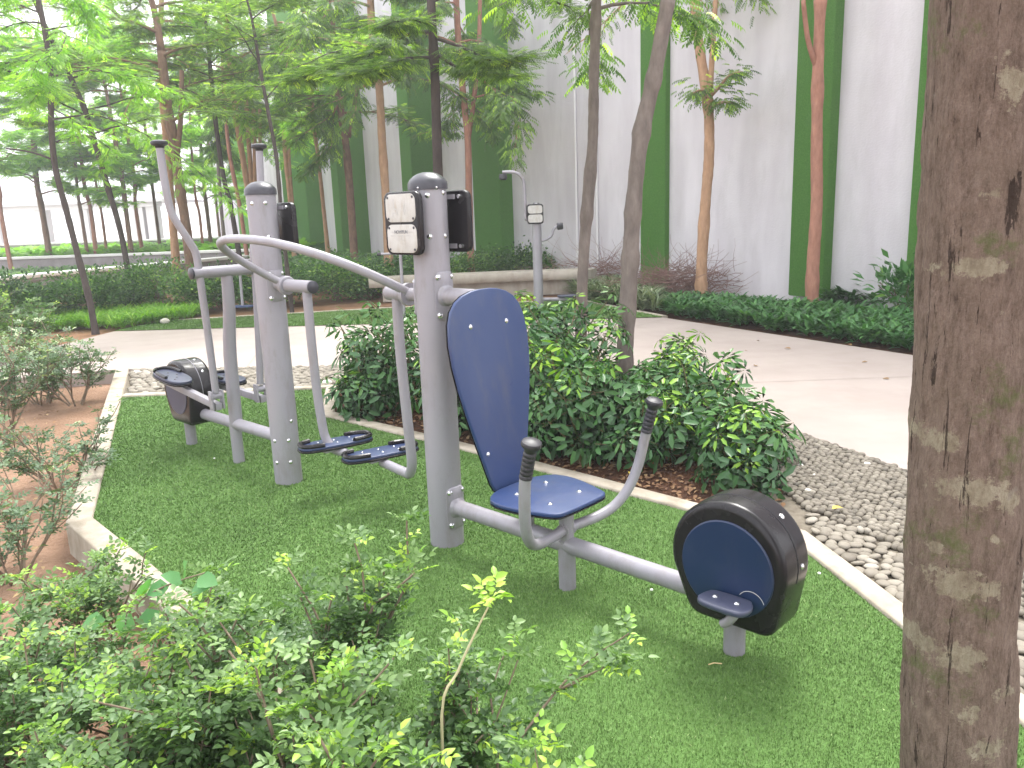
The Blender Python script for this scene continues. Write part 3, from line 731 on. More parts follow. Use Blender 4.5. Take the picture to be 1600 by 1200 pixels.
# cross trainer to the left of the left pole
B = MB(); B.tube([L_(-1.396 - RP * .8, 0, .265), L_(-1.7, 0, .262), L_(-2.42, 0, .258), L_(-2.55, 0, .255)], .036, 22); B.build('beam', MG, gym)
for u in (-1.993, -2.661):
    B = MB(); B.tube([L_(u, 0, -.03), L_(u, 0, .26 if u > -2.2 else .30)], .036, 22); B.build('leg', MG, gym)
B = MB(); B.tube([L_(-1.975, 0, .265), L_(-1.955, 0, .7), L_(-1.90, 0, 1.0), L_(-1.885, 0, 1.20)], [.040, .040, .036, .034], 20, smooth=4); B.build('upright', MG, gym)
B = MB(); B.tube([L_(-1.87, -.215, 1.222), L_(-1.87, .215, 1.222)], .034, 22); axl = B.build('axle', MG, gym)
for s_ in (-1, 1):
    B = MB(); B.lathe([(.031, 0), (.034, .004), (.034, .012), (.026, .016), (.001, .017)], 20, L_(-1.87, s_ * .215, 1.222), N * s_); B.build('end_cap', MCAP, axl)
    pts = [L_(-1.897, s_ * .303, 1.93), L_(-1.905, s_ * .296, 1.75), L_(-1.905, s_ * .284, 1.60), L_(-1.895, s_ * .262, 1.52), L_(-1.878, s_ * .205, 1.40), L_(-1.870, s_ * .180, 1.33), L_(-1.868, s_ * .175, 1.22), L_(-1.868, s_ * .172, 1.10), L_(-1.878, s_ * .160, .80), L_(-1.893, s_ * .148, .50)]
    B = MB(); B.tube(pts, .0215, 16, smooth=5); lv = B.build('lever', MG, gym)
    B = MB(); B.lathe([(.022, -.01), (.026, .0), (.044, .008), (.047, .016), (.044, .026), (.028, .033), (.001, .035)], 22, pts[0], Zv); B.build('grip', MRUB, lv)
    zb = .50 if s_ < 0 else .49
    B = MB(); B.tube([L_(-1.893, s_ * .148 - .042, zb - .02), L_(-1.893, s_ * .148 + .042, zb - .02)], .021, 14)
    for q in (-.034, .034): B.box(L_(-1.893, s_ * .148 + q, zb - .045), (.022, .005, .058), U, N, Zv, bev=.002)
    B.build('joint', MG, lv)
    ze = .50 if s_ < 0 else .42
    a = L_(-1.87, s_ * .148, zb - .085); b = L_(-2.60, s_ * .165, ze); dd = (a - b).normalized(); nn = dd.cross(N).normalized()
    B = MB(); B.box((a + b) / 2, ((a - b).length / 2, .018, .022), dd, N, nn, bev=.003); bar = B.build('pedal_bar', MG, gym)
    c = L_(-2.40, s_ * .185, (.538 if s_ < 0 else .462))
    Bp = MB(); Bp.prism(oval_board(.185, .08, 40, 2.6), c, dd, N, -nn if nn.z < 0 else nn, .018, .005); fp = Bp.build('foot_plate', MPED, bar)
    zz = nn if nn.z > 0 else -nn
    Bp = MB(); Bp.prism(oval_board(.19, .085, 40, 2.6), c - zz * .014, dd, N, zz, .0135, .004); Bp.build('under_tray', MBLK, fp)
    for a0, a1, sx in ((95, 235, 1), (250, 285, 1)):
        pts = [c + dd * (.172 * math.copysign(abs(math.cos(R(q))) ** .77, math.cos(R(q)))) + N * (.07 * math.copysign(abs(math.sin(R(q))) ** .77, math.sin(R(q)))) + zz * .026 for q in np.linspace(a0, a1, 12)]
        T = MB(); T.tube(pts, .011, 8); T.build('rubber_lip', MBLK, fp)
    for dx, dy in ((-.06, 0), (.0, -.03), (.0, .03), (.06, 0), (.1, -.03)):
        T = MB(); T.bolt(c + dd * dx + N * dy + zz * .018, zz, .006); T.build('bolt', MCAP, fp)
    T = MB(); T.tube([L_(-2.585, s_ * .10, (ze + .33) / 2 + .03), L_(-2.585, s_ * .19, ze)], .016, 12); T.build('crank', MG, bar)
h2 = housing(gym, -2.585, Vector((0, 0, 0)), (-.095, .085), .185, .41, .205)
B = MB(); B.lathe([(.150, 0), (.150, .003), (.001, .004)], 40, L_(-2.585, -.0955, .40), -N); B.build('cover_disc', MPED, h2, angle=25)
B = MB(); B.tube([L_(-2.585 + .2055 * math.cos(R(a)), -.005, .41 + .2055 * math.sin(R(a))) for a in range(-12, 190, 6)], .0025, 5); B.build('seam', MG, h2)
for a in (40, 75):
    b = MB(); d = U * math.cos(R(a)) + Zv * math.sin(R(a)); b.bolt(L_(-2.585, .03, .41) + d * .205, d, .008); b.build('bolt', MSTEEL, h2)

# ---- far machines on the island behind the path
def far_arm_machine():
    o = G(842, 480); t = empty('fitness_machine', o, 'distant grey pole with hooked overhead arm and small white sign on the far turf', 'fitness machine')
    pole(t, .074, 1.56, n=24)
    X = Vector((1, 0, 0)); Y = Vector((0, 1, 0))
    B = MB(); B.prism(rrect(.125, .15, .04), Vector((-.02, -.085, 1.44)), X, Zv, -Y, .03, .006); f = B.build('sign_frame', MBLK, t)
    for cy in (.068, -.068):
        B = MB(); B.prism(rrect(.11, .06, .035), Vector((-.02, -.112, 1.44 + cy)), X, Zv, -Y, .006); B.build('sign_plate', MWHITE, f)
    B = MB(); B.tube([(-.05, -.02, 1.36), (-.155, -.05, 1.36), (-.165, -.05, 1.42), (-.17, -.05, 1.75), (-.18, -.05, 1.92), (-.23, -.05, 2.02), (-.33, -.05, 2.07), (-.50, -.05, 2.075)], .024, 10, smooth=4); a = B.build('overhead_arm', MG, t)
    B = MB(); B.lathe([(.05, 0), (.06, .02), (.06, .07), (.04, .09)], 16, (-.49, -.05, 2.05), (0, 0, -1)); B.build('knob', MRUB, a)
    B = MB(); B.tube([(.05, 0, 1.02), (.14, -.02, 1.05), (.22, -.03, 1.10), (.26, -.04, 1.20), (.32, -.05, 1.24)], .022, 10, smooth=4); a = B.build('side_arm', MG, t)
    B = MB(); B.lathe([(.045, 0), (.055, .01), (.055, .08), (.04, .095)], 16, (.31, -.05, 1.24), (1, -.1, .1)); B.build('knob', MRUB, a)
    B = MB(); B.tube([(.06, 0, .12), (.55, .1, .10)], .03, 10); B.build('beam', MG, t)
    B = MB(); B.prism(oval_board(.2, .1), Vector((.5, .08, .14)), X, Y, Zv, .03, .01); B.build('foot_plate', MPED, t)
far_arm_machine()
def far_t_machine():
    o = G(634, 497); t = empty('fitness_machine', o, 'distant machine with thin T-shaped bar, mostly behind the tallest near pole', 'fitness machine')
    z = .95
    B = MB(); B.tube([(-.02, 0, -.03), (-.02, 0, z)], .024, 10); B.build('upright', MG, t)
    B = MB(); B.tube([(-.30, 0, z), (.20, 0, z)], .018, 10); h = B.build('handle', MG, t)
    for s_ in (-1, 1):
        B = MB(); B.tube([(-.05 + s_ * .25, 0, z), (-.05 + s_ * .31, 0, z)], .026, 10); B.build('grip', MRUB, h)
    B = MB(); B.tube([(-.02, 0, .35), (.45, .1, .35)], .035, 10); B.build('beam', MG, t)
    B = MB(); B.prism(oval_board(.16, .12), Vector((.3, .05, .42)), (1, 0, 0), (0, 1, 0), Zv, .03, .01); B.build('seat', MBLUE, t)
far_t_machine()
def far_walker():
    o = G(425, 497); t = empty('fitness_machine', o, 'distant machine with a dark blue foot plate, mostly hidden by the left grey pole', 'fitness machine')
    pole(t, .07, 1.15, n=20)
    B = MB(); B.tube([(0, 0, .9), (-.36, -.05, .9), (-.40, -.05, .8), (-.42, -.05, .2)], .022, 10, smooth=3); a = B.build('swing_arm', MG, t)
    B = MB(); B.prism(oval_board(.19, .08), Vector((-.44, -.05, .19)), (1, 0, 0), (0, 1, 0), Zv, .03, .01); B.build('foot_plate', MBLUE, a)
    B = MB(); B.tube([(-.25, 0, .17), (0, 0, .17)], .022, 10); B.build('beam', MG, t)
far_walker()

# ------------------------------------------------------------------ plants
def leaf_tpl(fold=.12, w=.28, segs=True):
    # ovate leaf along +x, length 1, folded on the midrib; 4 quads
    v = np.array([[0, 0, 0], [.30, w * .95, fold * .9], [.30, 0, 0], [.30, -w * .95, fold * .9], [.68, w * .72, fold * .5], [.68, 0, -.02], [.68, -w * .72, fold * .5], [1.0, 0, -.10]])
    f = np.array([[0, 2, 1, 1], [0, 3, 2, 2], [1, 2, 5, 4], [2, 3, 6, 5], [4, 5, 7, 7], [5, 6, 7, 7]])
    return v, f
LV, LF0 = leaf_tpl()
LT = np.array([[0, 2, 1], [0, 3, 2], [1, 2, 5], [1, 5, 4], [2, 3, 6], [2, 6, 5], [4, 5, 7], [5, 6, 7]])
DV = np.array([[0, 0, 0], [.45, .17, .04], [.45, -.17, .04], [1, 0, -.06]]); DT = np.array([[0, 2, 1], [1, 2, 3]])

def leaf_object(name, parent, m, pos, fw, nr, size, tint, tpl=(LV, LT), widthscale=None):
    F = frames(fw, nr)
    if widthscale is not None: F = F * np.array([1, widthscale, 1])[None, None, :]
    v, f = stamp(tpl[0], tpl[1], pos, F, size)
    return np_mesh(name, v, f, 3, m, np.repeat(tint, len(tpl[1])), parent)

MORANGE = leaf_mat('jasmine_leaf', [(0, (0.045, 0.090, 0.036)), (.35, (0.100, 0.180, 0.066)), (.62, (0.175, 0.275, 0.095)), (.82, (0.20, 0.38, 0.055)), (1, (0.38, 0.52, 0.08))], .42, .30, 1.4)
MPALE = leaf_mat('grey_green_leaf', [(0, (0.045, 0.09, 0.045)), (.4, (0.12, 0.19, 0.10)), (.7, (0.24, 0.32, 0.19)), (1, (0.42, 0.48, 0.28))], .5, .25, 1.2)
MTWIG = mat('twig_bark', (0.17, 0.125, 0.09), .9, 0, .2, (25, (0.27, 0.215, 0.155)), (90, .5, .004))
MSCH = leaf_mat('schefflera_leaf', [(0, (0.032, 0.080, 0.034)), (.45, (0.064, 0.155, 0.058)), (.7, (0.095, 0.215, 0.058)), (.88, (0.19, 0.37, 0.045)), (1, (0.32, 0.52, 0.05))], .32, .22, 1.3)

def rot_z(v, a): return Vector((v.x * math.cos(a) - v.y * math.sin(a), v.x * math.sin(a) + v.y * math.cos(a), v.z))
def grow(rg, p, d, L, r, depth, segs, tips, gn=.35, spread=.6, upb=.12, twig=.22, fan=3):
    """recursive woody stem; segs collects tubes, tips collects (point, direction) along the twigs"""
    pts = [p.copy()]; n = max(2, int(L / .07)); q = p.copy(); dr = d.normalized()
    for i in range(n):
        dr = (dr + Vector((rg.gauss(0, gn), rg.gauss(0, gn), rg.gauss(0, gn * .6) + upb)) * .28).normalized()
        q = q + dr * (L / n); pts.append(q.copy())
        if depth <= 1: tips.append((q.copy(), dr.copy(), depth))
    segs.append((pts, r))
    if depth > 0:
        for k in range(fan):
            t = rg.uniform(.45, 1.0) if k else 1.0; i = min(n, int(t * n)); b = pts[i]
            az = rg.uniform(0, 6.28); dd = (dr + Vector((math.cos(az), math.sin(az), rg.uniform(-.1, .5))) * spread).normalized()
            grow(rg, b, dd, L * rg.uniform(.55, .85), r * .62, depth - 1, segs, tips, gn, spread, upb, twig, fan)

def pinnate(rg, tips, nleaf, leaflets, lsize, tint_f, droop=.25, rachis=None):
    """pinnate leaves on twig tips -> arrays of leaflets"""
    pos, fw, nr, sz, ti = [], [], [], [], []
    for _ in range(nleaf):
        p, d, dep = tips[rg.randrange(len(tips))]
        az = rg.uniform(0, 6.28); ax = (Vector((math.cos(az), math.sin(az), rg.uniform(-.15, .7))) + d * .5).normalized()
        up_ = Vector((rg.gauss(0, .3), rg.gauss(0, .3), 1)).normalized(); sd_ = ax.cross(up_).normalized(); up_ = sd_.cross(ax)
        Lr = (rachis or lsize * 2.6) * rg.uniform(.7, 1.15); t0 = tint_f(p, rg)
        k = leaflets + rg.randrange(-1, 2)
        for j in range(k):
            t = (j + .7) / k; s_ = 1 if j % 2 else -1
            if j == k - 1: dirv = ax
            else: dirv = (ax * .45 + sd_ * s_ * .9).normalized()
            q = p + ax * Lr * t - Vector((0, 0, 1)) * droop * Lr * t * t
            dirv = (dirv - Vector((0, 0, droop * rg.uniform(.2, 1.0)))).normalized()
            pos.append(q); fw.append(dirv); nr.append(up_ + Vector((rg.gauss(0, .3), rg.gauss(0, .3), 0)))
            sz.append(lsize * rg.uniform(.7, 1.2) * (.75 + .35 * t)); ti.append(min(1, max(0, t0 + rg.gauss(0, .05))))
    return np.array(pos), np.array(fw), np.array(nr), np.array(sz), np.array(ti)

def shrub(label, base, H, spread, nstem, nleaf, lsize, seed, m=None, leaflets=6, bright=.12, group=None, depth=2, tz=None, lean=(0, 0), name='shrub', upb=.12, tips_only=None):
    rg = random.Random(seed); root = empty(name, base, label, 'shrub', group); segs, tips = [], []; nleaf = int(nleaf * (1.6 if m else 1.95)); lsize *= .98; bright *= .75
    for k in range(nstem):
        az = 6.28 * k / nstem + rg.uniform(-.4, .4); d = Vector((math.cos(az) * spread + lean[0], math.sin(az) * spread + lean[1], 1))
        grow(rg, Vector((math.cos(az) * .03, math.sin(az) * .03, -.05)), d, H * rg.uniform(.42, .6), .008 * (H / .6) ** .5 * rg.uniform(.8, 1.3), depth, segs, tips, upb=upb)
    B = MB()
    for pts, r in segs: B.tube(pts, [r * (1 - .35 * i / len(pts)) for i in range(len(pts))], 5, False)
    B.build('branches', MTWIG, root, angle=None)
    zmax = max(p.z for p, _, _ in tips)
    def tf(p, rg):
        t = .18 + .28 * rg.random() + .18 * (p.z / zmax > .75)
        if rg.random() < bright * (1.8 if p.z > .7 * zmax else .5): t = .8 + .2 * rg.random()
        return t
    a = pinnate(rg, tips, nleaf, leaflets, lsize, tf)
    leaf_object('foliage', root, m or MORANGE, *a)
    return root

# foreground shrubs (small glossy pinnate leaves), in front of and beside the front kerb
fg = [ # label, base xy, H, spread, stems, leaves, leaf size, bright, lean
    ('leafy green shrub with bright lime tips, at the bottom of the photo left of centre', (-.62, 1.62), .62, .5, 7, 560, .030, .22),
    ('leafy shrub with lime shoots, bottom edge, below the grey pole with the seat', (-.14, 1.36), .48, .5, 7, 560, .029, .20),
    ('low leafy shrub at the bottom edge, rightmost of the foreground shrubs', (.26, 1.14), .34, .5, 5, 330, .026, .22),
    ('dense dark green shrub over the front kerb below the left grey pole', (-.70, 2.18), .66, .45, 7, 620, .028, .12),
    ('shrub leaning over the turf with one long lime-tipped shoot', (-.22, 1.82), .60, .5, 6, 480, .029, .16),
    ('shrub with brown bare twigs on reddish soil below the kerb corner', (-1.15, 2.25), .50, .5, 6, 330, .028, .14),
    ('pale green shrub in the bottom left corner of the photo', (-1.12, 1.62), .46, .5, 6, 460, .028, .22),
    ('low shrub at the left edge beneath the sparse grey shrub', (-1.72, 2.35), .50, .5, 6, 330, .027, .12),
    ('small shrub beside the left kerb face near its corner', (-1.72, 2.95), .48, .5, 5, 240, .027, .10),
    ('full shrub filling the bottom of the photo under the left grey pole', (-.92, 1.85), .56, .5, 7, 560, .026, .12),
    ('bushy shrub at the bottom edge between the bottom left corner and the long bare twig', (-.42, 1.22), .42, .55, 7, 520, .024, .18),
    ('shrub over the front kerb just below the kerb corner seedling', (-1.02, 2.62), .40, .5, 6, 420, .026, .10),
    ('pale shrub crowding the left edge near the bottom of the photo', (-1.45, 1.98), .46, .5, 7, 480, .026, .12)]
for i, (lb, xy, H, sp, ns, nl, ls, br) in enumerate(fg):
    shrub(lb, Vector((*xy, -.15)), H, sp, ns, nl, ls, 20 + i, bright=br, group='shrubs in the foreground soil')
lf = [('grey-green shrub with a brown stem leaning left over red soil, left edge halfway down', G(100, 772, -.15), .62, .7, 6, 300, .028),
      ('airy grey-green shrub on red soil beside the kerb, below the white path end', G(119, 632, -.15), .62, .65, 6, 330, .034),
      ('whitish leafy shrub overlapping the left end of the white path', G(66, 632, -.15), .70, .62, 7, 420, .034),
      ('grey-green shrub at the left edge above the red soil', G(5, 680, -.15), .80, .6, 7, 420, .033),
      ('thin shrub with bare twiggy stems at the left edge, lower down', G(22, 905, -.15), .62, .6, 6, 300, .028),
      ('leafy shrub in the far left corner with yellow-green patch behind', G(20, 585, -.15), .95, .55, 7, 560, .040)]
for i, (lb, xy, H, sp, ns, nl, ls) in enumerate(lf):
    shrub(lb, Vector((xy[0], xy[1], -.15)), H, sp, ns, nl, ls, 60 + i, m=MPALE if i != 5 else MORANGE, leaflets=6, bright=.10, group='shrubs left of the kerb')
# broad-leaved seedling arching over the kerb
def seedling():
    b = at(255, 1010, 2.35); b.z = -.15; t = empty('seedling', b, 'seedling with a few large soft round leaves arching over the front kerb', 'plant')
    P = [Vector(p) - b for p in (b, at(230, 985, 2.35), at(215, 945, 2.35), at(260, 915, 2.35), at(320, 895, 2.4))]
    B = MB(); B.tube(P, [.004, .004, .003, .003, .002], 6, smooth=4); B.build('stem', MTWIG, t)
    c = [(165, 968, 190), (205, 958, 250), (230, 950, 285), (228, 928, 80), (265, 915, 200), (285, 912, 120), (300, 922, 30), (308, 905, 350), (290, 900, 80), (245, 935, 60)]
    pos = np.array([Vector(at(x, y, 2.36)) - b for x, y, a in c]); fw = np.array([(math.cos(R(a)), -.3, math.sin(R(a)) * .6) for x, y, a in c])
    nr = np.tile([[0, -.5, 1.0]], (len(c), 1)) + np.random.RandomState(2).normal(0, .2, (len(c), 3))
    leaf_object('foliage', t, leaf_mat('soft_leaf', [(0, (.07, .20, .08)), (1, (.16, .34, .12))], .6, .35), pos, fw, nr, np.full(len(c), .075), np.random.RandomState(1).uniform(.2, 1, len(c)), widthscale=1.6)
seedling()
def long_shoot():
    b = at(690, 1120, 1.75); b = Vector((b.x, b.y, -.15))
    t = empty('long_shoot', b, 'long pale bare twig ending in a lime-green leafy tip over the turf', 'plant')
    P = [Vector((b.x, b.y, -.15)) - b, at(690, 1120, 1.75) - b, at(715, 1050, 1.78) - b, at(742, 990, 1.8) - b, at(775, 925, 1.82) - b]
    B = MB(); B.tube(P, [.005, .004, .0035, .003, .002], 6, smooth=4); B.build('stem', mat('pale_twig', (.42, .38, .22), .8), t)
    rg = random.Random(4); tips = [(P[-1], Vector((.5, 0, .6)), 0), (P[-1] - Vector((.01, 0, .02)), Vector((.2, 0, 1)), 0), (P[2], Vector((0, 0, 1)), 0)]
    leaf_object('foliage', t, MORANGE, *pinnate(rg, tips[:2], 7, 7, .032, lambda p, r: .85 + .12 * r.random()))
long_shoot()

# schefflera shrubs in the island bed
def sch_leaf():
    vs, fs = [], []; k = 8; rg = random.Random(5)
    tv = np.array([[0, 0, 0], [.35, .085, .02], [.35, 0, -.01], [.35, -.085, .02], [.72, .120, 0], [.72, 0, -.04], [.72, -.120, 0], [1, 0, -.09]])
    for j in range(k):
        a = 2 * math.pi * j / k + rg.uniform(-.12, .12); s_ = rg.uniform(.82, 1.08); dr = rg.uniform(.18, .42)
        x = np.array([math.cos(a), math.sin(a), -dr]); x /= np.linalg.norm(x); y = np.array([-math.sin(a), math.cos(a), 0]); z = np.cross(x, y)
        st = x * .16; v = tv @ np.stack([x, y, z]) * s_ + st; o = len(vs) * 8
        vs.append(v); fs.append(LT + j * 8)
        fs.append(np.array([[j * 8, j * 8 + 1, j * 8 + 3]]))
    return np.concatenate(vs), np.concatenate(fs)
SV, SF = sch_leaf()
def schefflera(label, xy, H, seed, nst=7, sp=.55, size=.132, bright=.10, low=.10):
    rg = random.Random(seed); root = empty('schefflera_shrub', (xy[0], xy[1], -.02), label, 'shrub', 'umbrella-leaf shrubs in the island bed')
    sp *= 1.25; B = MB(); pos, fw, nr, sz, ti = [], [], [], [], []
    for k in range(nst):
        az = 6.28 * k / nst + rg.uniform(-.5, .5); ln = rg.uniform(.15, sp); h = H * rg.uniform(.45, 1.08)
        pts = [Vector((0, 0, 0)) + Vector((math.cos(az), math.sin(az), 0)) * .04]
        for i in range(1, 6):
            t = i / 5; pts.append(Vector((math.cos(az) * ln * t ** 1.2 * H, math.sin(az) * ln * t ** 1.2 * H, h * t)) + Vector((rg.gauss(0, .012), rg.gauss(0, .012), 0)))
        B.tube(pts, [.009, .008, .007, .006, .005, .004], 6, False)
        tipb = rg.random() < bright * 2.2
        nl = rg.randrange(8, 13)
        for j in range(nl):
            t = low + (1 - low) * (j / (nl - 1)) ** .8; f = t * 5; i = min(4, int(f)); p = pts[i].lerp(pts[i + 1], f - i)
            a2 = j * 2.4 + rg.uniform(-.4, .4); el = .15 + .9 * t ** 3 + rg.uniform(-.15, .15)
            pd = Vector((math.cos(a2), math.sin(a2), el)).normalized(); pl_ = rg.uniform(.10, .24) * (1.1 - .45 * t ** 4)
            q = p + pd * pl_; B.tube([p, p + pd * pl_ * .6 + Vector((0, 0, .01)), q], .0018, 4, False)
            nrm = (pd * .75 + Vector((0, 0, .7)) + Vector((rg.gauss(0, .15), rg.gauss(0, .15), 0))).normalized()
            pos.append(q); nr.append(nrm); fw.append(pd.cross(Vector((rg.gauss(0, 1), rg.gauss(0, 1), .3))))
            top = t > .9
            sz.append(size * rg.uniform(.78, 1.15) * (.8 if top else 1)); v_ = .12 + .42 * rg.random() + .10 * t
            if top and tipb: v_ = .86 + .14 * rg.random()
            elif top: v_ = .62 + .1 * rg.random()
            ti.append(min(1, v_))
    B.build('stems', mat_stem, root, angle=None)
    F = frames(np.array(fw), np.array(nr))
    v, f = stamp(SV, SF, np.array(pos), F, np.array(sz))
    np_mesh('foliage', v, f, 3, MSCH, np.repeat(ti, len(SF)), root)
    return root
mat_stem = mat('green_brown_stem', (.13, .13, .06), .8, 0, .2, (20, (.2, .14, .08)))
sch = [('dark umbrella-leaf shrub at the left corner of the bed, left of the air walker arm', (-1.15, 6.55), .66), ('dark umbrella-leaf shrub behind the air walker swing arm', (-.75, 6.15), .78),
       ('umbrella-leaf shrub just behind the tall pole with the sign', (-.22, 5.95), .82), ('tall umbrella-leaf shrub against the right edge of the blue backrest', (.22, 6.05), .90),
       ('umbrella-leaf shrub behind and left of the thicker grey trunk', (.50, 6.25), .74), ('umbrella-leaf shrub with lime top between backrest and grey trunk', (.40, 5.15), .74),
       ('umbrella-leaf shrub right behind the right handle grip', (0.80, 5.15), .44), ('umbrella-leaf shrub with bright lime rosettes right of the handle', (1.10, 4.70), .46),
       ('umbrella-leaf shrub at the edge of the white path, rightmost of the tall ones', (1.25, 5.35), .44), ('low umbrella-leaf shrub above the black wheel housing', (1.22, 4.15), .36),
       ('umbrella-leaf shrub beside the seat back, nearest the kerb', (.42, 4.72), .60), ('umbrella-leaf shrub at the right foot of the thicker grey trunk', (1.32, 6.2), .40),
       ('low umbrella-leaf shrub half hidden behind the blue backrest', (-.12, 5.30), .62), ('umbrella-leaf shrub at the base of the thinner grey trunk', (.42, 7.2), .80),
       ('umbrella-leaf shrub at the back of the bed behind the sign pole', (-.55, 7.2), .70), ('small umbrella-leaf shrub among pebbles behind the wheel housing', (1.42, 4.60), .30),
       ('low umbrella-leaf shrub overhanging the kerb left of the blue backrest', (-.42, 5.55), .50), ('low umbrella-leaf shrub between backrest and left handle', (.12, 4.95), .50),
       ('low umbrella-leaf shrub inside the curve of the right handle', (.72, 4.65), .48), ('umbrella-leaf shrub in the middle of the bed behind the right grip', (1.12, 5.75), .36),
       ('umbrella-leaf shrub at the front left of the bed by the kerb corner', (-1.12, 6.02), .50)]
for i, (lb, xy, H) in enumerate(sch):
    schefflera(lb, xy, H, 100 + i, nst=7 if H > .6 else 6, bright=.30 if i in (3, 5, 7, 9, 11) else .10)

# ------------------------------------------------------------------ trees
def bark(name, c1, c2, c3=None, sc=14):
    m = mat(name, c1, .9, 0, .2)
    n = m.node_tree.nodes; l = m.node_tree.links; b = n['Principled BSDF']; tc = n.new('ShaderNodeTexCoord')
    mp = n.new('ShaderNodeMapping'); mp.inputs['Scale'].default_value = (1, 1, .35)
    t = n.new('ShaderNodeTexNoise'); t.inputs['Scale'].default_value = sc; t.inputs['Detail'].default_value = 8; t.inputs['Roughness'].default_value = .65
    l.new(tc.outputs['Object'], mp.inputs[0]); l.new(mp.outputs[0], t.inputs[0])
    rp = n.new('ShaderNodeValToRGB'); rp.color_ramp.elements[0].position = .33; rp.color_ramp.elements[0].color = (*c2, 1)
    rp.color_ramp.elements[1].position = .62; rp.color_ramp.elements[1].color = (*c1, 1)
    if c3: e = rp.color_ramp.elements.new(.78); e.color = (*c3, 1)
    l.new(t.outputs[0], rp.inputs[0]); l.new(rp.outputs[0], b.inputs['Base Color'])
    bp = n.new('ShaderNodeBump'); bp.inputs['Strength'].default_value = .7; bp.inputs['Distance'].default_value = .015
    l.new(t.outputs[0], bp.inputs['Height']); l.new(bp.outputs[0], b.inputs['Normal'])
    return m
BGREY = bark('grey_bark', (.20, .165, .145), (.12, .098, .088), (.27, .24, .21))
BORANGE = bark('orange_bark', (.44, .27, .17), (.30, .18, .11), (.52, .38, .27))
BRED = bark('red_bark', (.38, .19, .135), (.26, .125, .09), (.46, .27, .20))
BDARK = bark('dark_bark', (.085, .068, .062), (.05, .04, .038))
BBROWN = bark('brown_bark', (.24, .15, .10), (.13, .08, .06))

LMAT = {'dark': leaf_mat('layered_leaf', [(0, (0.034, 0.066, 0.020)), (.5, (0.082, 0.150, 0.034)), (.8, (0.22, 0.34, 0.045)), (1, (.42, .56, .06))], .5, .46, 1.9),
        'mid': leaf_mat('drooping_leaf', [(0, (0.034, 0.076, 0.026)), (.5, (0.105, 0.185, 0.046)), (.82, (0.24, 0.38, 0.06)), (1, (.44, .60, .06))], .4, .48, 1.9),
        'lime': leaf_mat('lime_leaf', [(0, (0.07, 0.16, 0.03)), (.6, (0.20, 0.36, 0.05)), (1, (.42, .58, .08))], .5, .55, 1.9)}

def spray_tpl(k, L, lw, droop, ll):
    vs, fs = [], []
    for j in range(k):
        t = (j + .5) / k; s_ = 1 if j % 2 else -1; d = np.array([.45, .85 * s_, -droop]) if j < k - 1 else np.array([1, 0, -droop])
        d /= np.linalg.norm(d); y = np.cross([0, 0, 1], d); y /= np.linalg.norm(y); z = np.cross(d, y)
        tv = DV * np.array([1, lw, 1]); v = tv @ np.stack([d, y, z]) * ll + np.array([t * L, 0, -droop * .4 * L * t * t])
        vs.append(v); fs.append(DT + 4 * j)
    return np.concatenate(vs), np.concatenate(fs)
SPR = {'dark': spray_tpl(14, .15, 1.2, .15, .040), 'mid': spray_tpl(10, .22, 1.15, .75, .085), 'lime': spray_tpl(12, .18, 1.4, .3, .055)}

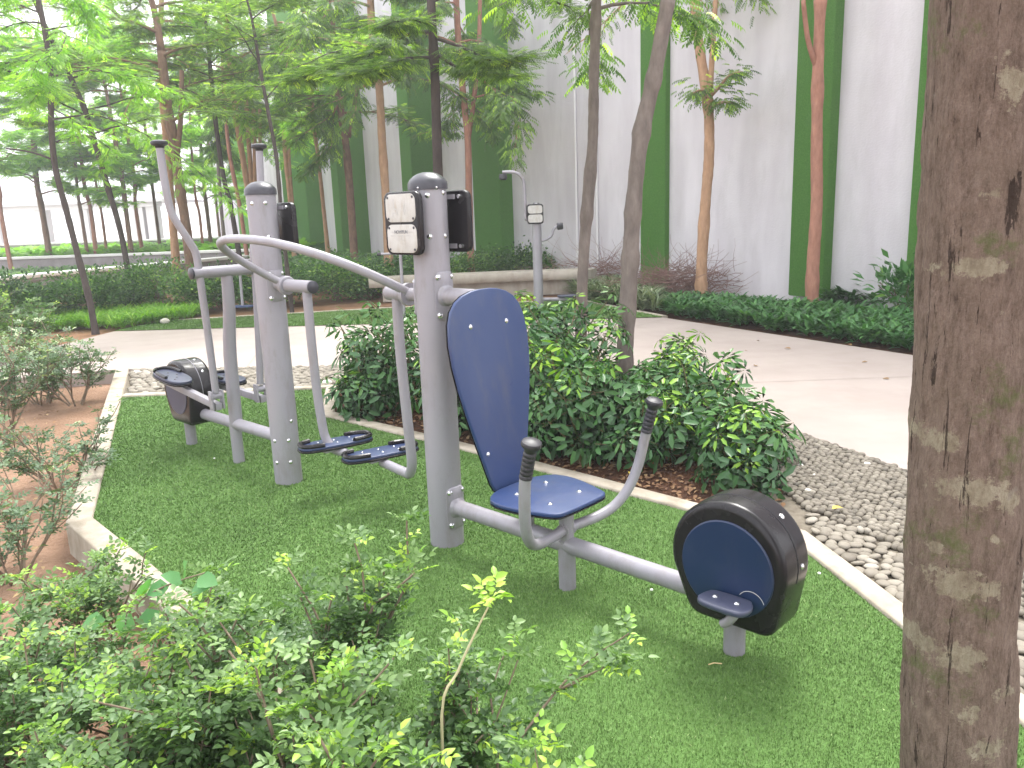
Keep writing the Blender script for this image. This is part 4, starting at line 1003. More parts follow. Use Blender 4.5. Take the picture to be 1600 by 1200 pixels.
def tree(label, path, rad, bk, kind, h0, h1, nb, blen, nspray, seed, forks=(), group=None, name='tree', flat=.10, droop=.0, extra=(), tscale=1.0, dirs=None, segn=12, knots=3):
    """path: world points of the trunk; h0..h1 heights where limbs leave; forks: other stems"""
    rg = random.Random(seed); rr_ = np.random.RandomState(seed); base = Vector((path[0].x, path[0].y, 0)); root = empty(name, base, label, 'tree', group)
    pts = [Vector(p) - base for p in path]; n = len(pts)
    B = MB()
    rads = [rad * (1.0 - .22 * i / (n - 1)) for i in range(n)]; rads[0] = rad * 1.12
    sp, sr = spline(pts, rads, 9)
    kn = [rg.uniform(0, len(sp)) for _ in range(knots)]
    sr = [r * (1 + .05 * rg.uniform(-1, 1) + .16 * sum(math.exp(-((i - q) / 1.2) ** 2) for q in kn)) for i, r in enumerate(sr)]
    B.tube(sp, sr, segn)
    for f in forks: B.tube([Vector(p) - base for p in f[0]], [f[1] * (1 - .3 * i / len(f[0])) for i in range(len(f[0]))], 8, smooth=4)
    top = pts[-1]
    # stem above the visible part
    tp = [top]; d = (pts[-1] - pts[-2]).normalized()
    while tp[-1].z < h1 and len(tp) < 12:
        d = (d + Vector((rg.gauss(0, .12), rg.gauss(0, .12), .25))).normalized(); tp.append(tp[-1] + d * .6)
    if len(tp) > 1: B.tube(tp, [rads[-1] * (1 - .7 * i / (len(tp) - 1)) for i in range(len(tp))], 8, smooth=3)
    axis = pts + tp[1:]
    def axpt(z):
        for a, b in zip(axis, axis[1:]):
            if a.z <= z <= b.z: return a.lerp(b, (z - a.z) / max(1e-4, b.z - a.z))
        return axis[-1]
    anchors = []
    for k in range(nb):
        z = h0 + (h1 - h0) * ((k + rg.random()) / nb) ** 1.3; a = axpt(z); az = (k * 2.4 + rg.uniform(-.5, .5)) if dirs is None else rg.choice(dirs) + rg.uniform(-.35, .35)
        L = blen * rg.uniform(.55, 1.1) * (1.15 - .5 * (z - h0) / max(.1, h1 - h0)); q = a.copy(); bp = [q.copy()]; el = rg.uniform(.15, .5)
        dv = Vector((math.cos(az), math.sin(az), el)); nseg = 6
        for i in range(nseg):
            dv = (dv + Vector((rg.gauss(0, .18), rg.gauss(0, .18), rg.gauss(0, .08) - .06 - droop))).normalized(); q = q + dv * L / nseg; bp.append(q.copy())
            if i >= 1:
                anchors.append((q.copy(), dv.copy(), .5 + .5 * i / nseg))
                if rg.random() < .7:
                    s_ = rg.choice((-1, 1)); sdv = (dv + Vector((-dv.y, dv.x, rg.uniform(-.1, .25))) * s_ * rg.uniform(.6, 1.2)).normalized(); q2 = q.copy(); b2 = [q2.copy()]
                    for j in range(4):
                        sdv = (sdv + Vector((rg.gauss(0, .2), rg.gauss(0, .2), rg.gauss(0, .06) - droop * .6))).normalized(); q2 = q2 + sdv * L * .1; b2.append(q2.copy()); anchors.append((q2.copy(), sdv.copy(), .9))
                    B.tube(b2, [.010 * rad / .07, .008 * rad / .07, .006 * rad / .07, .005 * rad / .07, .003], 4, False)
        B.tube(bp, [max(.006, rad * .33 * (1 - .14 * i)) for i in range(nseg + 1)], 6, False)
    for e in extra:                         # given limbs (world points) with leaves on their outer part
        ep = [Vector(p) - base for p in e]; B.tube(ep, [max(.008, rad * .36 * (1 - .7 * i / (len(ep) - 1))) for i in range(len(ep))], 6, False, smooth=4)
        sp_, _ = spline(ep, [0] * len(ep), 6)
        for i, p in enumerate(sp_):
            if i > len(sp_) * .3: anchors += [(p, (sp_[min(i + 1, len(sp_) - 1)] - sp_[i - 1]).normalized(), 1)] * 2
    B.build('trunk', bk, root, angle=None)
    near = path[0].y < 14.5; m = int(nspray * (3.6 if near else 2.4)); tscale *= .60 if near else .76; A = rr_.randint(0, len(anchors), m)
    ap = np.array([tuple(a[0]) for a in anchors]); ad = np.array([tuple(a[1]) for a in anchors])
    az = rr_.uniform(0, 6.28, m); off = np.column_stack([np.cos(az), np.sin(az), rr_.normal(0, .3, m)])
    pos = ap[A] + off * rr_.uniform(.0, .22, m)[:, None] * np.array([1, 1, flat / .22 * 1.2])
    fwv = off * np.array([1, 1, .6]) + ad[A] * .6 + np.array([0, 0, -.1 - droop]); nrv = np.column_stack([rr_.normal(0, .28, (m, 2)), np.ones(m)])
    t = np.clip(rr_.normal(.42, .2, m) + .25 * (rr_.uniform(size=len(anchors)) < .12)[A], 0, .9); t[rr_.uniform(size=m) < .03] = 1
    v, f = stamp(*SPR[kind], pos, frames(fwv, nrv), rr_.uniform(.7, 1.2, m) * tscale)
    np_mesh('crown', v, f, 3, LMAT[kind], np.repeat(t, len(SPR[kind][1])), root)
    return root

def px_path(pts, Y, dy=0.0):
    out = []
    for i, (x, y) in enumerate(pts):
        p = at(x, y, Y + dy * i); out.append(p)
    out[0] = Vector((out[0].x, out[0].y, -.05)); return out

TG = 'slender trees behind the path'
# trees in the island bed
tree('slim dark grey-brown trunk among shrubs, thinner of the two right of the backrest', px_path([(908, 545), (908, 500), (912, 400), (918, 320), (926, 220), (928, 120), (932, 0)], 7.8), .058, BGREY, 'mid', 3.2, 5.6, 9, 1.2, 420, 11, knots=7, segn=14, flat=.2, droop=.12)
tree('thick grey trunk leaning right among umbrella-leaf shrubs', px_path([(976, 612), (976, 560), (983, 440), (990, 320), (1002, 210), (1022, 120), (1044, 0)], 6.6), .073, BGREY, 'mid', 3.9, 6.2, 9, 1.3, 380, 12, knots=8, segn=16, flat=.2, droop=.12)
Y3 = 7.4
tree('straight dark trunk rising behind the sign pole with layered dark foliage', px_path([(700, 590), (692, 420), (684, 260), (680, 130), (676, 50), (672, -30)], Y3), .046, BDARK, 'dark', 3.2, 6.0, 10, 1.6, 2600, 13, group=None, flat=.07, segn=12,
     extra=[[at(672, 50, Y3), at(640, 52, Y3 + .1), at(600, 75, Y3 + .2), at(550, 98, Y3 + .2), at(500, 112, Y3 + .3), at(455, 128, Y3 + .4)],
            [at(678, 90, Y3), at(630, 92, Y3 - .2), at(590, 108, Y3 - .4), at(540, 118, Y3 - .5)],
            [at(682, 85, Y3), at(715, 105, Y3), at(750, 112, Y3 + .2), at(800, 118, Y3 + .3)],
            [at(682, 60, Y3), at(725, 75, Y3 - .4), at(770, 95, Y3 - .6), at(815, 88, Y3 - .7)],
            [at(678, 40, Y3), at(640, 30, Y3 - .3), at(600, 40, Y3 - .5)]])
# trees at the wall
tree('orange-barked trunk forking high up before the wall, right of the thick grey trunk', px_path([(1096, 478), (1096, 420), (1102, 320), (1108, 240), (1106, 160), (1092, 70), (1086, 0)], 12.4), .088, BORANGE, 'mid', 4.7, 7.2, 10, 1.5, 330, 14,
     forks=[([at(1108, 170, 12.4), at(1112, 100, 12.3), at(1118, 0, 12.2)], .045)], group=None, flat=.25, droop=.15, knots=5,
     extra=[[at(1110, 150, 12.4), at(1122, 138, 12.2), at(1140, 118, 12.1), at(1160, 112, 12.0)], [at(1110, 165, 12.4), at(1130, 160, 12.2), at(1150, 162, 12.1)],
            [at(1106, 145, 12.4), at(1092, 142, 12.2), at(1080, 148, 12.1)]])
tree('red-barked straight trunk in front of the second green strip', px_path([(1268, 492), (1270, 420), (1276, 320), (1276, 240), (1278, 110), (1282, 0)], 10.9), .086, BRED, 'mid', 5.5, 7.4, 9, 1.5, 260, 15,
     forks=[([at(1275, 105, 10.9), at(1262, 60, 10.8), at(1255, 0, 10.7)], .035)], group=None, flat=.25, droop=.15, knots=6)
tr = [ # label, pts, Y, rad, bark, kind, h0,h1,nb,blen,nspray, forks
    ('pink-brown forked trunk behind the bench, right of the tallest pole', [(737, 440), (733, 330), (731, 220), (724, 150), (716, 60), (712, -20)], 16.5, .072, BRED, 'mid', 3.6, 7, 12, 2.0, 1900, [([(732, 215), (741, 150), (748, 80), (750, 0)], .05)]),
    ('orange trunk left of the sign, thickest of the orange ones', [(608, 440), (604, 330), (597, 220), (592, 130), (582, 60), (578, -30)], 16.5, .088, BORANGE, 'mid', 3.9, 7.5, 14, 2.2, 2300, []),
    ('brown trunk forking low, between two white wall panels', [(556, 440), (549, 330), (541, 230), (532, 170), (520, 60)], 18.5, .092, BBROWN, 'dark', 3.6, 7, 13, 2.2, 2400, [([(545, 215), (556, 150), (562, 60)], .05)]),
    ('thin orange trunk beside a green strip, topped by a light tuft', [(516, 425), (506, 330), (497, 245), (490, 190), (486, 120)], 20, .052, BORANGE, 'lime', 3.8, 6, 8, 1.3, 900, []),
    ('thin dark crooked trunk directly behind the left pole cap', [(452, 440), (442, 360), (436, 290), (431, 240), (420, 180), (405, 100)], 13.0, .034, BDARK, 'dark', 3.3, 5.6, 9, 1.7, 1900, []),
    ('pale orange twin stem right of the left pole', [(462, 425), (455, 330), (447, 250), (442, 180), (436, 80)], 24, .075, BORANGE, 'mid', 4.2, 8, 11, 2.4, 1500, [([(458, 330), (452, 250), (451, 180)], .05)]),
    ('pale multi-stemmed trunk spreading upward left of the left pole', [(402, 428), (392, 330), (380, 250), (370, 190), (362, 120)], 19, .075, BORANGE, 'dark', 4.0, 7, 12, 2.2, 2500, [([(395, 330), (390, 240), (384, 150)], .06), ([(398, 330), (398, 240), (396, 170)], .055), ([(400, 330), (406, 250), (406, 170)], .045)]),
    ('slender red-brown trunk left of the pale multi-stem tree', [(388, 410), (376, 330), (366, 280), (356, 220), (348, 120)], 24, .062, BRED, 'mid', 4.2, 7.5, 10, 2.2, 1500, []),
    ('slender dark trunk leaning left behind the cross trainer lever', [(380, 425), (362, 330), (350, 280), (338, 200), (328, 100)], 18, .055, BDARK, 'dark', 3.6, 6.6, 11, 2.2, 2200, []),
    ('thin grey trunk behind the cross trainer, left of the dark leaning one', [(353, 400), (346, 330), (341, 260), (336, 150)], 27, .065, BGREY, 'lime', 4.6, 8, 10, 2.2, 1300, []),
    ('brown forked trunk right beside the left cross trainer lever', [(300, 430), (290, 350), (282, 300), (274, 240), (262, 165), (252, 80)], 15.5, .095, BBROWN, 'dark', 3.3, 6.5, 13, 2.3, 2800, [([(276, 245), (282, 190), (284, 110)], .055)]),
    ('orange trunk immediately left of the brown forked one', [(276, 430), (270, 350), (264, 270), (256, 170), (250, 60)], 17.5, .085, BORANGE, 'lime', 4.2, 7.2, 11, 2.0, 1500, []),
    ('dark curved trunk leaning left over the low white-topped wall', [(203, 440), (196, 400), (184, 345), (166, 285), (147, 220), (130, 165), (100, 100), (70, 40)], 14.0, .050, BDARK, 'dark', 2.9, 5.6, 12, 2.0, 2400, [([(146, 216), (130, 212), (110, 214), (88, 222)], .022)]),
    ('dark leaning trunk at the edge of the white path, leftmost near one', [(150, 524), (140, 470), (122, 400), (104, 330), (86, 260), (80, 190), (80, 130), (72, 60), (60, 0)], 11.4, .044, BDARK, 'lime', 2.9, 5.0, 10, 1.7, 1300, [([(79, 130), (60, 112), (30, 116), (0, 106)], .018), ([(84, 250), (50, 238), (10, 232)], .014)])]
for i, (lb, pts, Y, rad, bk, kind, h0, h1, nb, bl, nsp, fk) in enumerate(tr):
    tree(lb, px_path(pts, Y), rad, bk, kind, h0, h1, nb, bl, nsp, 200 + i, forks=[([at(x, y, Y) for x, y in f], r) for f, r in fk], group=TG, flat=.09 if kind == 'dark' else .2, droop=0 if kind == 'dark' else .1, knots=3, tscale=1.0 if Y < 18 else 1.35)
# far thin trees on the left, copied from two models
fa = tree('x', px_path([(78, 402), (66, 330), (57, 280), (50, 180)], 28), .095, BBROWN, 'lime', 2.5, 8.0, 13, 2.3, 1900, 301, group='far slender trees on the left', tscale=1.9, flat=.2)
fb = tree('x', px_path([(150, 400), (142, 330), (132, 290), (122, 200)], 28), .07, BRED, 'lime', 2.9, 7.6, 12, 2.0, 1700, 302, group='far slender trees on the left', tscale=1.9, flat=.2)
fa['label'] = 'far reddish trunk nearest the left edge, against the white sky'; fb['label'] = 'far reddish trunk between the two dark leaning ones, right of a twin'
far_lab = [(135, 'far thin trunk between the dark leaning ones, left of its twin', 28), (165, 'far very thin trunk just left of the dark curved trunk', 30), (204, 'far reddish trunk just right of the dark curved trunk', 28), (222, 'far pinkish trunk, second right of the dark curved trunk', 29),
           (250, 'far thin trunk just left of the orange one by the lever', 31), (316, 'far thin trunk right of the brown forked one', 30), (330, 'far thin trunk, second right of the brown forked one', 33), (12, 'far trunk at the very left edge of the photo', 26), (345, 'far thin trunk, third right of the brown forked one', 36)]
for i, (x, lb, Y) in enumerate(far_lab):
    p = at(x, 385, Y); copy_tree((fa, fb)[i % 2], (p.x, p.y, 0), rz=1.3 * i, scale=(.62 + .11 * (i % 4), .62 + .11 * (i % 4), .85 + .07 * (i % 5)), label=lb)

# big mottled trunk in the foreground
def big_trunk():
    Y = 1.66
    path = [at(1497, 1330, Y), at(1498, 1200, Y), at(1500, 1000, Y), at(1507, 800, Y), at(1516, 600, Y), at(1530, 400, Y), at(1541, 200, Y), at(1550, 0, Y), at(1562, -250, Y), at(1570, -600, Y)]
    path[0].z = -.05; base = Vector((path[0].x, path[0].y, 0)); root = empty('tree', base, 'large rough brown trunk with pale lichen patches and moss in the right foreground', 'tree')
    pts, rad = spline([p - base for p in path], [.133, .120, .119, .118, .117, .115, .113, .110, .108, .10], 60)
    n = 220; vs, fs = [], []; r = np.random.RandomState(9); ph = r.uniform(0, 6.28, 12)
    for i, (p, q) in enumerate(zip(pts, rad)):
        for k in range(n):
            a = 2 * math.pi * k / n
            c3 = Vector((p.x + q * math.cos(a), p.y + q * math.sin(a), p.z * .45))
            d = 1 + .030 * noise.fractal(c3 * 22, .6, 2.2, 5) + .05 * noise.fractal(c3 * 5 + Vector((3, 1, 2)), .6, 2, 3) - .035 * max(0, noise.noise(Vector((c3.x * 30, c3.y * 30, p.z * 3))) - .25)
            d += .012 * math.sin(3 * a + ph[0] + p.z * 2) + .010 * math.sin(7 * a + ph[1] - p.z * 5) + .006 * math.sin(13 * a + p.z * 17 + ph[2]) + .008 * math.sin(p.z * 21 + 2 * a)
            vs.append((p.x + q * d * math.cos(a), p.y + q * d * math.sin(a), p.z))
    for i in range(len(pts) - 1):
        for k in range(n): fs.append((i * n + k, i * n + (k + 1) % n, (i + 1) * n + (k + 1) % n, (i + 1) * n + k))
    m = mat('mottled_bark', (.2, .14, .11), .92, 0, .2); nd = m.node_tree.nodes; l = m.node_tree.links; b = nd['Principled BSDF']
    tc = nd.new('ShaderNodeTexCoord')
    def nz(scale, detail=8, rough=.6, mp=None, dist=0.0, off=(0, 0, 0)):
        mm = nd.new('ShaderNodeMapping'); mm.inputs['Scale'].default_value = mp or (1, 1, 1); mm.inputs['Location'].default_value = off; l.new(tc.outputs['Object'], mm.inputs[0])
        t = nd.new('ShaderNodeTexNoise'); t.inputs['Scale'].default_value = scale; t.inputs['Detail'].default_value = detail; t.inputs['Roughness'].default_value = rough
        t.inputs['Distortion'].default_value = dist; l.new(mm.outputs[0], t.inputs[0]); return t.outputs[0]
    def ramp(src, stops):
        rp = nd.new('ShaderNodeValToRGB'); cr = rp.color_ramp
        while len(cr.elements) < len(stops): cr.elements.new(.5)
        for e, (p, c) in zip(cr.elements, stops): e.position = p; e.color = (*c, 1) if hasattr(c, '__len__') else (c, c, c, 1)
        l.new(src, rp.inputs[0]); return rp.outputs[0]
    def mix(f, a, bb):
        x = nd.new('ShaderNodeMix'); x.data_type = 'RGBA'; l.new(f, x.inputs[0]); l.new(a, x.inputs[6])
        if hasattr(bb, 'default_value'): l.new(bb, x.inputs[7])
        else: x.inputs[7].default_value = (*bb, 1)
        return x.outputs[2]
    base_c = ramp(nz(55, 14, .85, (1, 1, .30)), [(.33, (.080, .054, .042)), (.46, (.225, .162, .128)), (.58, (.33, .245, .20)), (.72, (.47, .365, .30))])
    c = mix(ramp(nz(7, 12, .7, (1, 1, .6), 0, (3, 1, 2)), [(.50, 0), (.60, .45)]), base_c, (.30, .225, .175))
    def attr(nm):
        a = nd.new('ShaderNodeAttribute'); a.attribute_name = nm; return a.outputs['Fac']
    def addn(a, b_, k):
        m1 = nd.new('ShaderNodeMath'); m1.operation = 'MULTIPLY_ADD'; l.new(b_, m1.inputs[0]); m1.inputs[1].default_value = k; l.new(a, m1.inputs[2])
        m2 = nd.new('ShaderNodeMath'); m2.operation = 'MULTIPLY'; l.new(m1.outputs[0], m2.inputs[0]); m2.inputs[1].default_value = .25; return m2.outputs[0]
    c = mix(ramp(addn(attr('moss'), nz(22, 14, .8), 3.2), [(.515, 0), (.62, .65)]), c, (.15, .19, .06))
    tan = ramp(nz(40, 10, .75, (1, 1, .35)), [(.3, (.24, .19, .135)), (.5, (.42, .36, .26)), (.7, (.56, .50, .38))])
    c = mix(ramp(addn(attr('lichen'), nz(26, 13, .8), 3.0), [(.468, 0), (.500, .9)]), c, tan)
    c = mix(ramp(nz(16, 6, .6, None, .2, (9, 2, 4)), [(.67, 0), (.70, .6)]), c, (.34, .29, .24))
    c = mix(ramp(nz(26, 10, .7, (1.6, 1.6, .12), .5, (2, 2, 2)), [(.375, .85), (.40, 0)]), c, (.035, .022, .018))
    c = mix(ramp(nz(60, 8, .8, (1, .9, 1.6), .3, (5, 1, 2)), [(.62, 0), (.68, .6)]), c, (.32, .22, .17))
    l.new(c, b.inputs['Base Color'])
    bp = nd.new('ShaderNodeBump'); bp.inputs['Strength'].default_value = 1.0; bp.inputs['Distance'].default_value = .022
    add = nd.new('ShaderNodeMath'); add.operation = 'ADD'; l.new(nz(44, 14, .85, (1, 1, .30)), add.inputs[0]); l.new(nz(90, 6, .7, (1, 1, .6)), add.inputs[1])
    l.new(add.outputs[0], bp.inputs['Height']); l.new(bp.outputs[0], b.inputs['Normal'])
    B = MB(); B.add(vs, fs); tk = B.build('trunk', m, root, angle=None)
    k_ = 1.54 / FPX
    def local(x, y): q = at(x, y, 1.54) - base; return q.x, q.z
    pat = [(1448, 692, 44, 19, 1), (1492, 700, 18, 20, .9), (1530, 768, 48, 27, 1), (1580, 785, 26, 24, .9), (1505, 918, 36, 26, 1), (1548, 925, 26, 18, .9), (1452, 1030, 38, 24, 1), (1505, 1036, 34, 26, 1),
           (1536, 420, 36, 16, 1), (1437, 1142, 26, 11, .9), (1518, 1120, 30, 20, .8), (1545, 1170, 40, 30, .7), (1458, 318, 12, 7, .9), (1460, 380, 9, 9, .9), (1560, 300, 20, 12, .7), (1580, 130, 26, 40, .7), (1480, 870, 10, 14, .8), (1556, 845, 9, 9, .9), (1572, 1085, 24, 18, .7)]
    mos = [(1565, 625, 60, 60), (1500, 860, 60, 70), (1480, 1075, 70, 50), (1575, 385, 50, 30), (1590, 700, 40, 60), (1530, 960, 50, 40), (1490, 30, 60, 50)]
    for nm, L in (('lichen', pat), ('moss', mos)):
        P = [(*local(q[0], q[1]), q[2] * k_, q[3] * k_, q[4] if len(q) > 4 else .8) for q in L]
        vals = np.zeros(len(vs), np.float32)
        for vi, v in enumerate(vs):
            best = 0
            for (x, z, hx, hz, a) in P:
                e = ((v[0] - x) / hx) ** 2 + ((v[2] - z) / hz) ** 2
                if e < 4: best = max(best, a * (1 - .62 * math.sqrt(e)))
            vals[vi] = best
        at_ = tk.data.attributes.new(nm, 'FLOAT', 'POINT'); at_.data.foreach_set('value', vals)
    # high crown, out of the frame
    rr_ = np.random.RandomState(77); mN = 1500; pos = np.column_stack([rr_.normal(.3, .9, mN), rr_.normal(.1, .9, mN), rr_.uniform(4.6, 6.2, mN)])
    v, f = stamp(*SPR['dark'], pos, frames(rr_.normal(0, 1, (mN, 3)) * np.array([1, 1, .3]), np.column_stack([rr_.normal(0, .3, (mN, 2)), np.ones(mN)])), np.full(mN, 1.2))
    np_mesh('crown', v, f, 3, LMAT['dark'], np.repeat(np.clip(rr_.normal(.4, .2, mN), 0, 1), len(SPR['dark'][1])), root)
    L2 = MB(); top = pts[-1]
    for k in range(6):
        a = k * 1.05; L2.tube([top - Vector((0, 0, .3)), top + Vector((math.cos(a) * .4, math.sin(a) * .4, .7)), Vector((.3 + math.cos(a) * 1.1, .1 + math.sin(a) * 1.1, 5.4))], [.05, .035, .012], 6, smooth=3)
    L2.build('limb', BBROWN, root)
big_trunk()

# ------------------------------------------------------------------ back-left: low walls, hedges, pavilion
MLOW = mat('low_wall', (.30, .28, .28), .9, 0, .2, (3, (.22, .2, .2)), (20, .3, .01))
MLOWT = mat('wall_coping', (.72, .70, .68), .8)
def low_wall(label, pts, h, t):
    pts = [Vector((*Vector(p).xy, 0)) for p in pts]; root = empty('low_wall', pts[0], label, 'wall')
    B = MB(); C_ = MB()
    for a, b in zip(pts, pts[1:]):
        d = (b - a); L = d.length; d.normalize(); s_ = Vector((-d.y, d.x, 0)); c = (a + b) / 2 - pts[0]
        B.box(c + Zv * (h / 2 - .1), (L / 2, t / 2, h / 2 + .1), d, s_, Zv); C_.box(c + Zv * (h + .04), (L / 2 + .02, t / 2 + .05, .04), d, s_, Zv, bev=.01)
    B.build('wall_face', MLOW, root); C_.build('coping', MLOWT, root)
def wp(x, y, Y): p = at(x, y, Y); return (p.x, Y, 0)
low_wall('low wall with bright coping running diagonally behind the hedge', [wp(-60, 400, 17.0), wp(400, 400, 24.5)], .40, .35)
low_wall('low dark wall with white coping, farther one, parallel to the photo', [wp(-60, 400, 27.5), wp(480, 400, 27.0)], .46, .4)
low_wall('long dark parapet wall under the pale pavilion', [wp(-80, 380, 37), wp(520, 380, 35)], .72, .3)
def pavilion():
    c = Vector((at(110, 380, 42).x, 42, 0)); root = empty('pavilion', c, 'pale open pavilion frame with columns behind the far trees, left', 'pavilion')
    m = mat('pale_paint', (.62, .60, .60), .8); sx = 42 / FPX
    for i, x in enumerate((2, 75, 138, 222, 243)):
        B = MB(); B.box(Vector(((x - 110) * sx, 0, 1.1)), (.27, .27, 1.2)); B.build('column', m, root)
    B = MB(); B.box(Vector((-1.4, 0, 2.42)), (6.2, .35, .12), bev=.02); B.build('roof_beam', m, root)
    B = MB(); B.box(Vector((-1.4, 2.5, 2.60)), (6.6, 3.0, .06)); B.build('roof', m, root)
pavilion()

MHEDGE = leaf_mat('hedge_leaf', [(0, (0.035, 0.085, 0.030)), (.45, (0.080, 0.175, 0.055)), (.75, (0.16, 0.30, 0.075)), (1, (.36, .50, .12))], .5, .35, 1.4)
def bush(label, p, H, Rr, n, size, seed, m, group, tpl=(DV * np.array([1, 1.6, 1]), DT), t0=.42):
    r = np.random.RandomState(seed); rg = random.Random(seed); root = empty('bush', (p[0], p[1], -.02), label, 'bush', group)
    segs, tips = [], []
    for k in range(6):
        az = k * 1.05 + rg.random(); grow(rg, Vector((0, 0, 0)), Vector((math.cos(az) * .6, math.sin(az) * .6, 1)), H * .45, .011, 1, segs, tips)
    B = MB(); [B.tube(q, w, 4, False) for q, w in segs]; B.build('stems', MTWIG, root, angle=None)
    # clumps through the volume
    K = 26; ca = r.uniform(0, 6.28, K); cr = Rr * np.sqrt(r.uniform(0, 1, K)) * .85; cz = H * (.35 + .55 * r.uniform(0, 1, K)) * (1 - .35 * (cr / Rr) ** 2)
    C_ = np.column_stack([np.cos(ca) * cr, np.sin(ca) * cr, cz]); idx = r.randint(0, K, n); pos = C_[idx] + r.normal(0, 1, (n, 3)) * np.array([.13, .13, .09]) * (H / .7)
    pos[:, 2] = np.maximum(pos[:, 2], .03); out = pos - np.array([0, 0, H * .3]); fw = out / np.linalg.norm(out, axis=1, keepdims=True) + r.normal(0, .6, (n, 3))
    ct = r.normal(0, .13, K); t = np.clip(r.normal(t0, .16, n) + ct[idx], 0, 1); t[r.uniform(size=n) < .03] = .95
    leaf_object('foliage', root, m, pos, fw, np.column_stack([r.normal(0, .5, (n, 2)), np.ones(n)]), size * r.uniform(.7, 1.2, n), t, tpl)
    return root
# hedge shrubs behind the path on the left and centre
hx = [(-7.8, 12.3), (-6.9, 13.2), (-6.2, 14.2), (-5.0, 13.9), (-4.1, 14.4), (-3.2, 14.9), (-2.5, 15.8), (-1.9, 17.2), (-.6, 18.2), (-3.6, 16.6), (-5.6, 16.2), (-7.4, 15.6), (-8.9, 14.2), (-4.6, 18.3), (-1.2, 16.4), (.5, 17.6)]
hl = ['at the left edge behind the path end', 'left of the dark leaning trunk foot', 'right of the dark leaning trunk foot', 'behind the bright patch of grass', 'left of the cross trainer uprights, over grass', 'between cross trainer uprights', 'just right of the left pole, behind the turf island',
      'between the poles, behind the hand rail', 'behind the left end of the bench', 'behind the hedge front row under the handrail loop', 'in the second row below the brown forked trunk', 'in the second row below the diagonal wall', 'second row at the left edge', 'back row by the thin orange trunk', 'left of the tall sign pole, at mid height', 'behind the bench, right of the tallest pole']
b0 = bush('x', hx[0], .82, .75, 5200, .075, 401, MHEDGE, 'hedge bushes behind the path'); b1 = bush('x', hx[1], .78, .8, 5200, .070, 402, MHEDGE, 'hedge bushes behind the path', t0=.34); b2 = bush('x', hx[2], .9, .7, 5000, .07, 403, MHEDGE, 'hedge bushes behind the path', t0=.5)
for i, (p, s_) in enumerate(zip(hx, hl)):
    lb = 'small-leaved green bush ' + s_
    if i < 3: (b0, b1, b2)[i]['label'] = lb
    else: copy_tree((b0, b1, b2)[i % 3], (p[0], p[1], -.02), rz=i * 1.9, scale=(1.0 + .12 * (i % 3), 1.05, (.86 + .12 * (i % 2)) * (.62 if 9 <= i <= 13 else .92)), label=lb)
# ground cover masses (nobody could count them)
def strap_cover(name, label, poly, n, L, seed, m, w=.10, t0=.4):
    r = np.random.RandomState(seed); A = np.array([tuple(Vector(p).xy) if not isinstance(p, tuple) else p[:2] for p in poly]); P = r.uniform(A.min(0), A.max(0), (n * 3, 2)); P = P[inside(A, P)][:n // 14]
    m_ = len(P); k = 14; a = r.uniform(0, 6.28, (m_, k)); el = r.uniform(.25, 1.5, (m_, k)); h = r.uniform(.0, .6, (m_, k)) * L
    pos = np.stack([np.repeat(P[:, :1], k, 1), np.repeat(P[:, 1:], k, 1), h], 2).reshape(-1, 3)
    fw = np.stack([np.cos(a), np.sin(a), el], 2).reshape(-1, 3); nr = np.stack([-np.cos(a) * el, -np.sin(a) * el, np.ones_like(a)], 2).reshape(-1, 3)
    sz = L * r.uniform(.6, 1.15, m_ * k); t = np.clip(np.repeat(r.normal(t0, .14, m_), k) + r.normal(0, .13, m_ * k), 0, 1)
    tv = np.array([[0, .02, 0], [0, -.02, 0], [.4, w, 0], [.4, -w, 0], [.75, w * .8, -.10], [.75, -w * .8, -.10], [1, 0, -.28]])
    tf = np.array([[0, 1, 2], [1, 3, 2], [2, 3, 4], [3, 5, 4], [4, 5, 6]])
    v, f = stamp(tv, tf, pos, frames(fw, nr), sz); return tag(np_mesh(name, v, f, 3, m, np.repeat(t, 5)), label, 'plants', None, 'stuff')
MSTRAP = leaf_mat('strap_leaf', [(0, (0.030, 0.090, 0.032)), (.5, (0.070, 0.190, 0.058)), (.85, (0.14, 0.30, 0.085)), (1, (.25, .40, .12))], .35, .25, 1.3)
MVAR = leaf_mat('variegated_leaf', [(0, (0.08, 0.13, 0.06)), (.5, (0.22, 0.27, 0.15)), (1, (.50, .52, .36))], .5, .25, 1.0)
strap_cover('ground_cover', 'dense dark green strap-leaved ground cover between the path and the wall', [(2.25, 11.0), (3.98, 7.85), (5.35, 5.6), (6.8, 3.6), (7.6, 4.2), (6.3, 7.6), (4.9, 9.6), (3.6, 11.4), (2.9, 12.4), (2.2, 12.4)], 34000, .195, 31, MSTRAP)
strap_cover('ground_cover', 'pale variegated grassy ground cover behind the grey trunks', [(1.3, 13.2), (2.15, 11.2), (2.3, 12.4), (2.6, 13.2), (2.0, 15.0), (1.1, 14.4)], 12000, .26, 32, MVAR, .05)
strap_cover('ground_cover', 'dark green ground cover at the foot of the wall', [(4.4, 11.3), (5.2, 10.4), (6.6, 8.6), (7.0, 9.0), (5.6, 10.9), (4.7, 11.8)], 3500, .30, 33, MSTRAP)
MLAWN = leaf_mat('bright_grass', [(0, (.10, .24, .03)), (.6, (.22, .42, .05)), (1, (.40, .56, .10))], .6, .4, 1.3)
strap_cover('grass', 'bright green grass tuft behind the path at the left', [(-7.9, 11.9), (-5.8, 11.75), (-5.0, 12.6), (-5.0, 13.4), (-8.2, 13.6)], 16000, .20, 34, MLAWN, .035, .5)
strap_cover('ground_cover', 'yellow-green leafy ground cover between the far low walls', [(-28, 28.2), (-8, 27.6), (-7, 34.2), (-32, 36)], 46000, .62, 35, MLAWN, .16, .35)
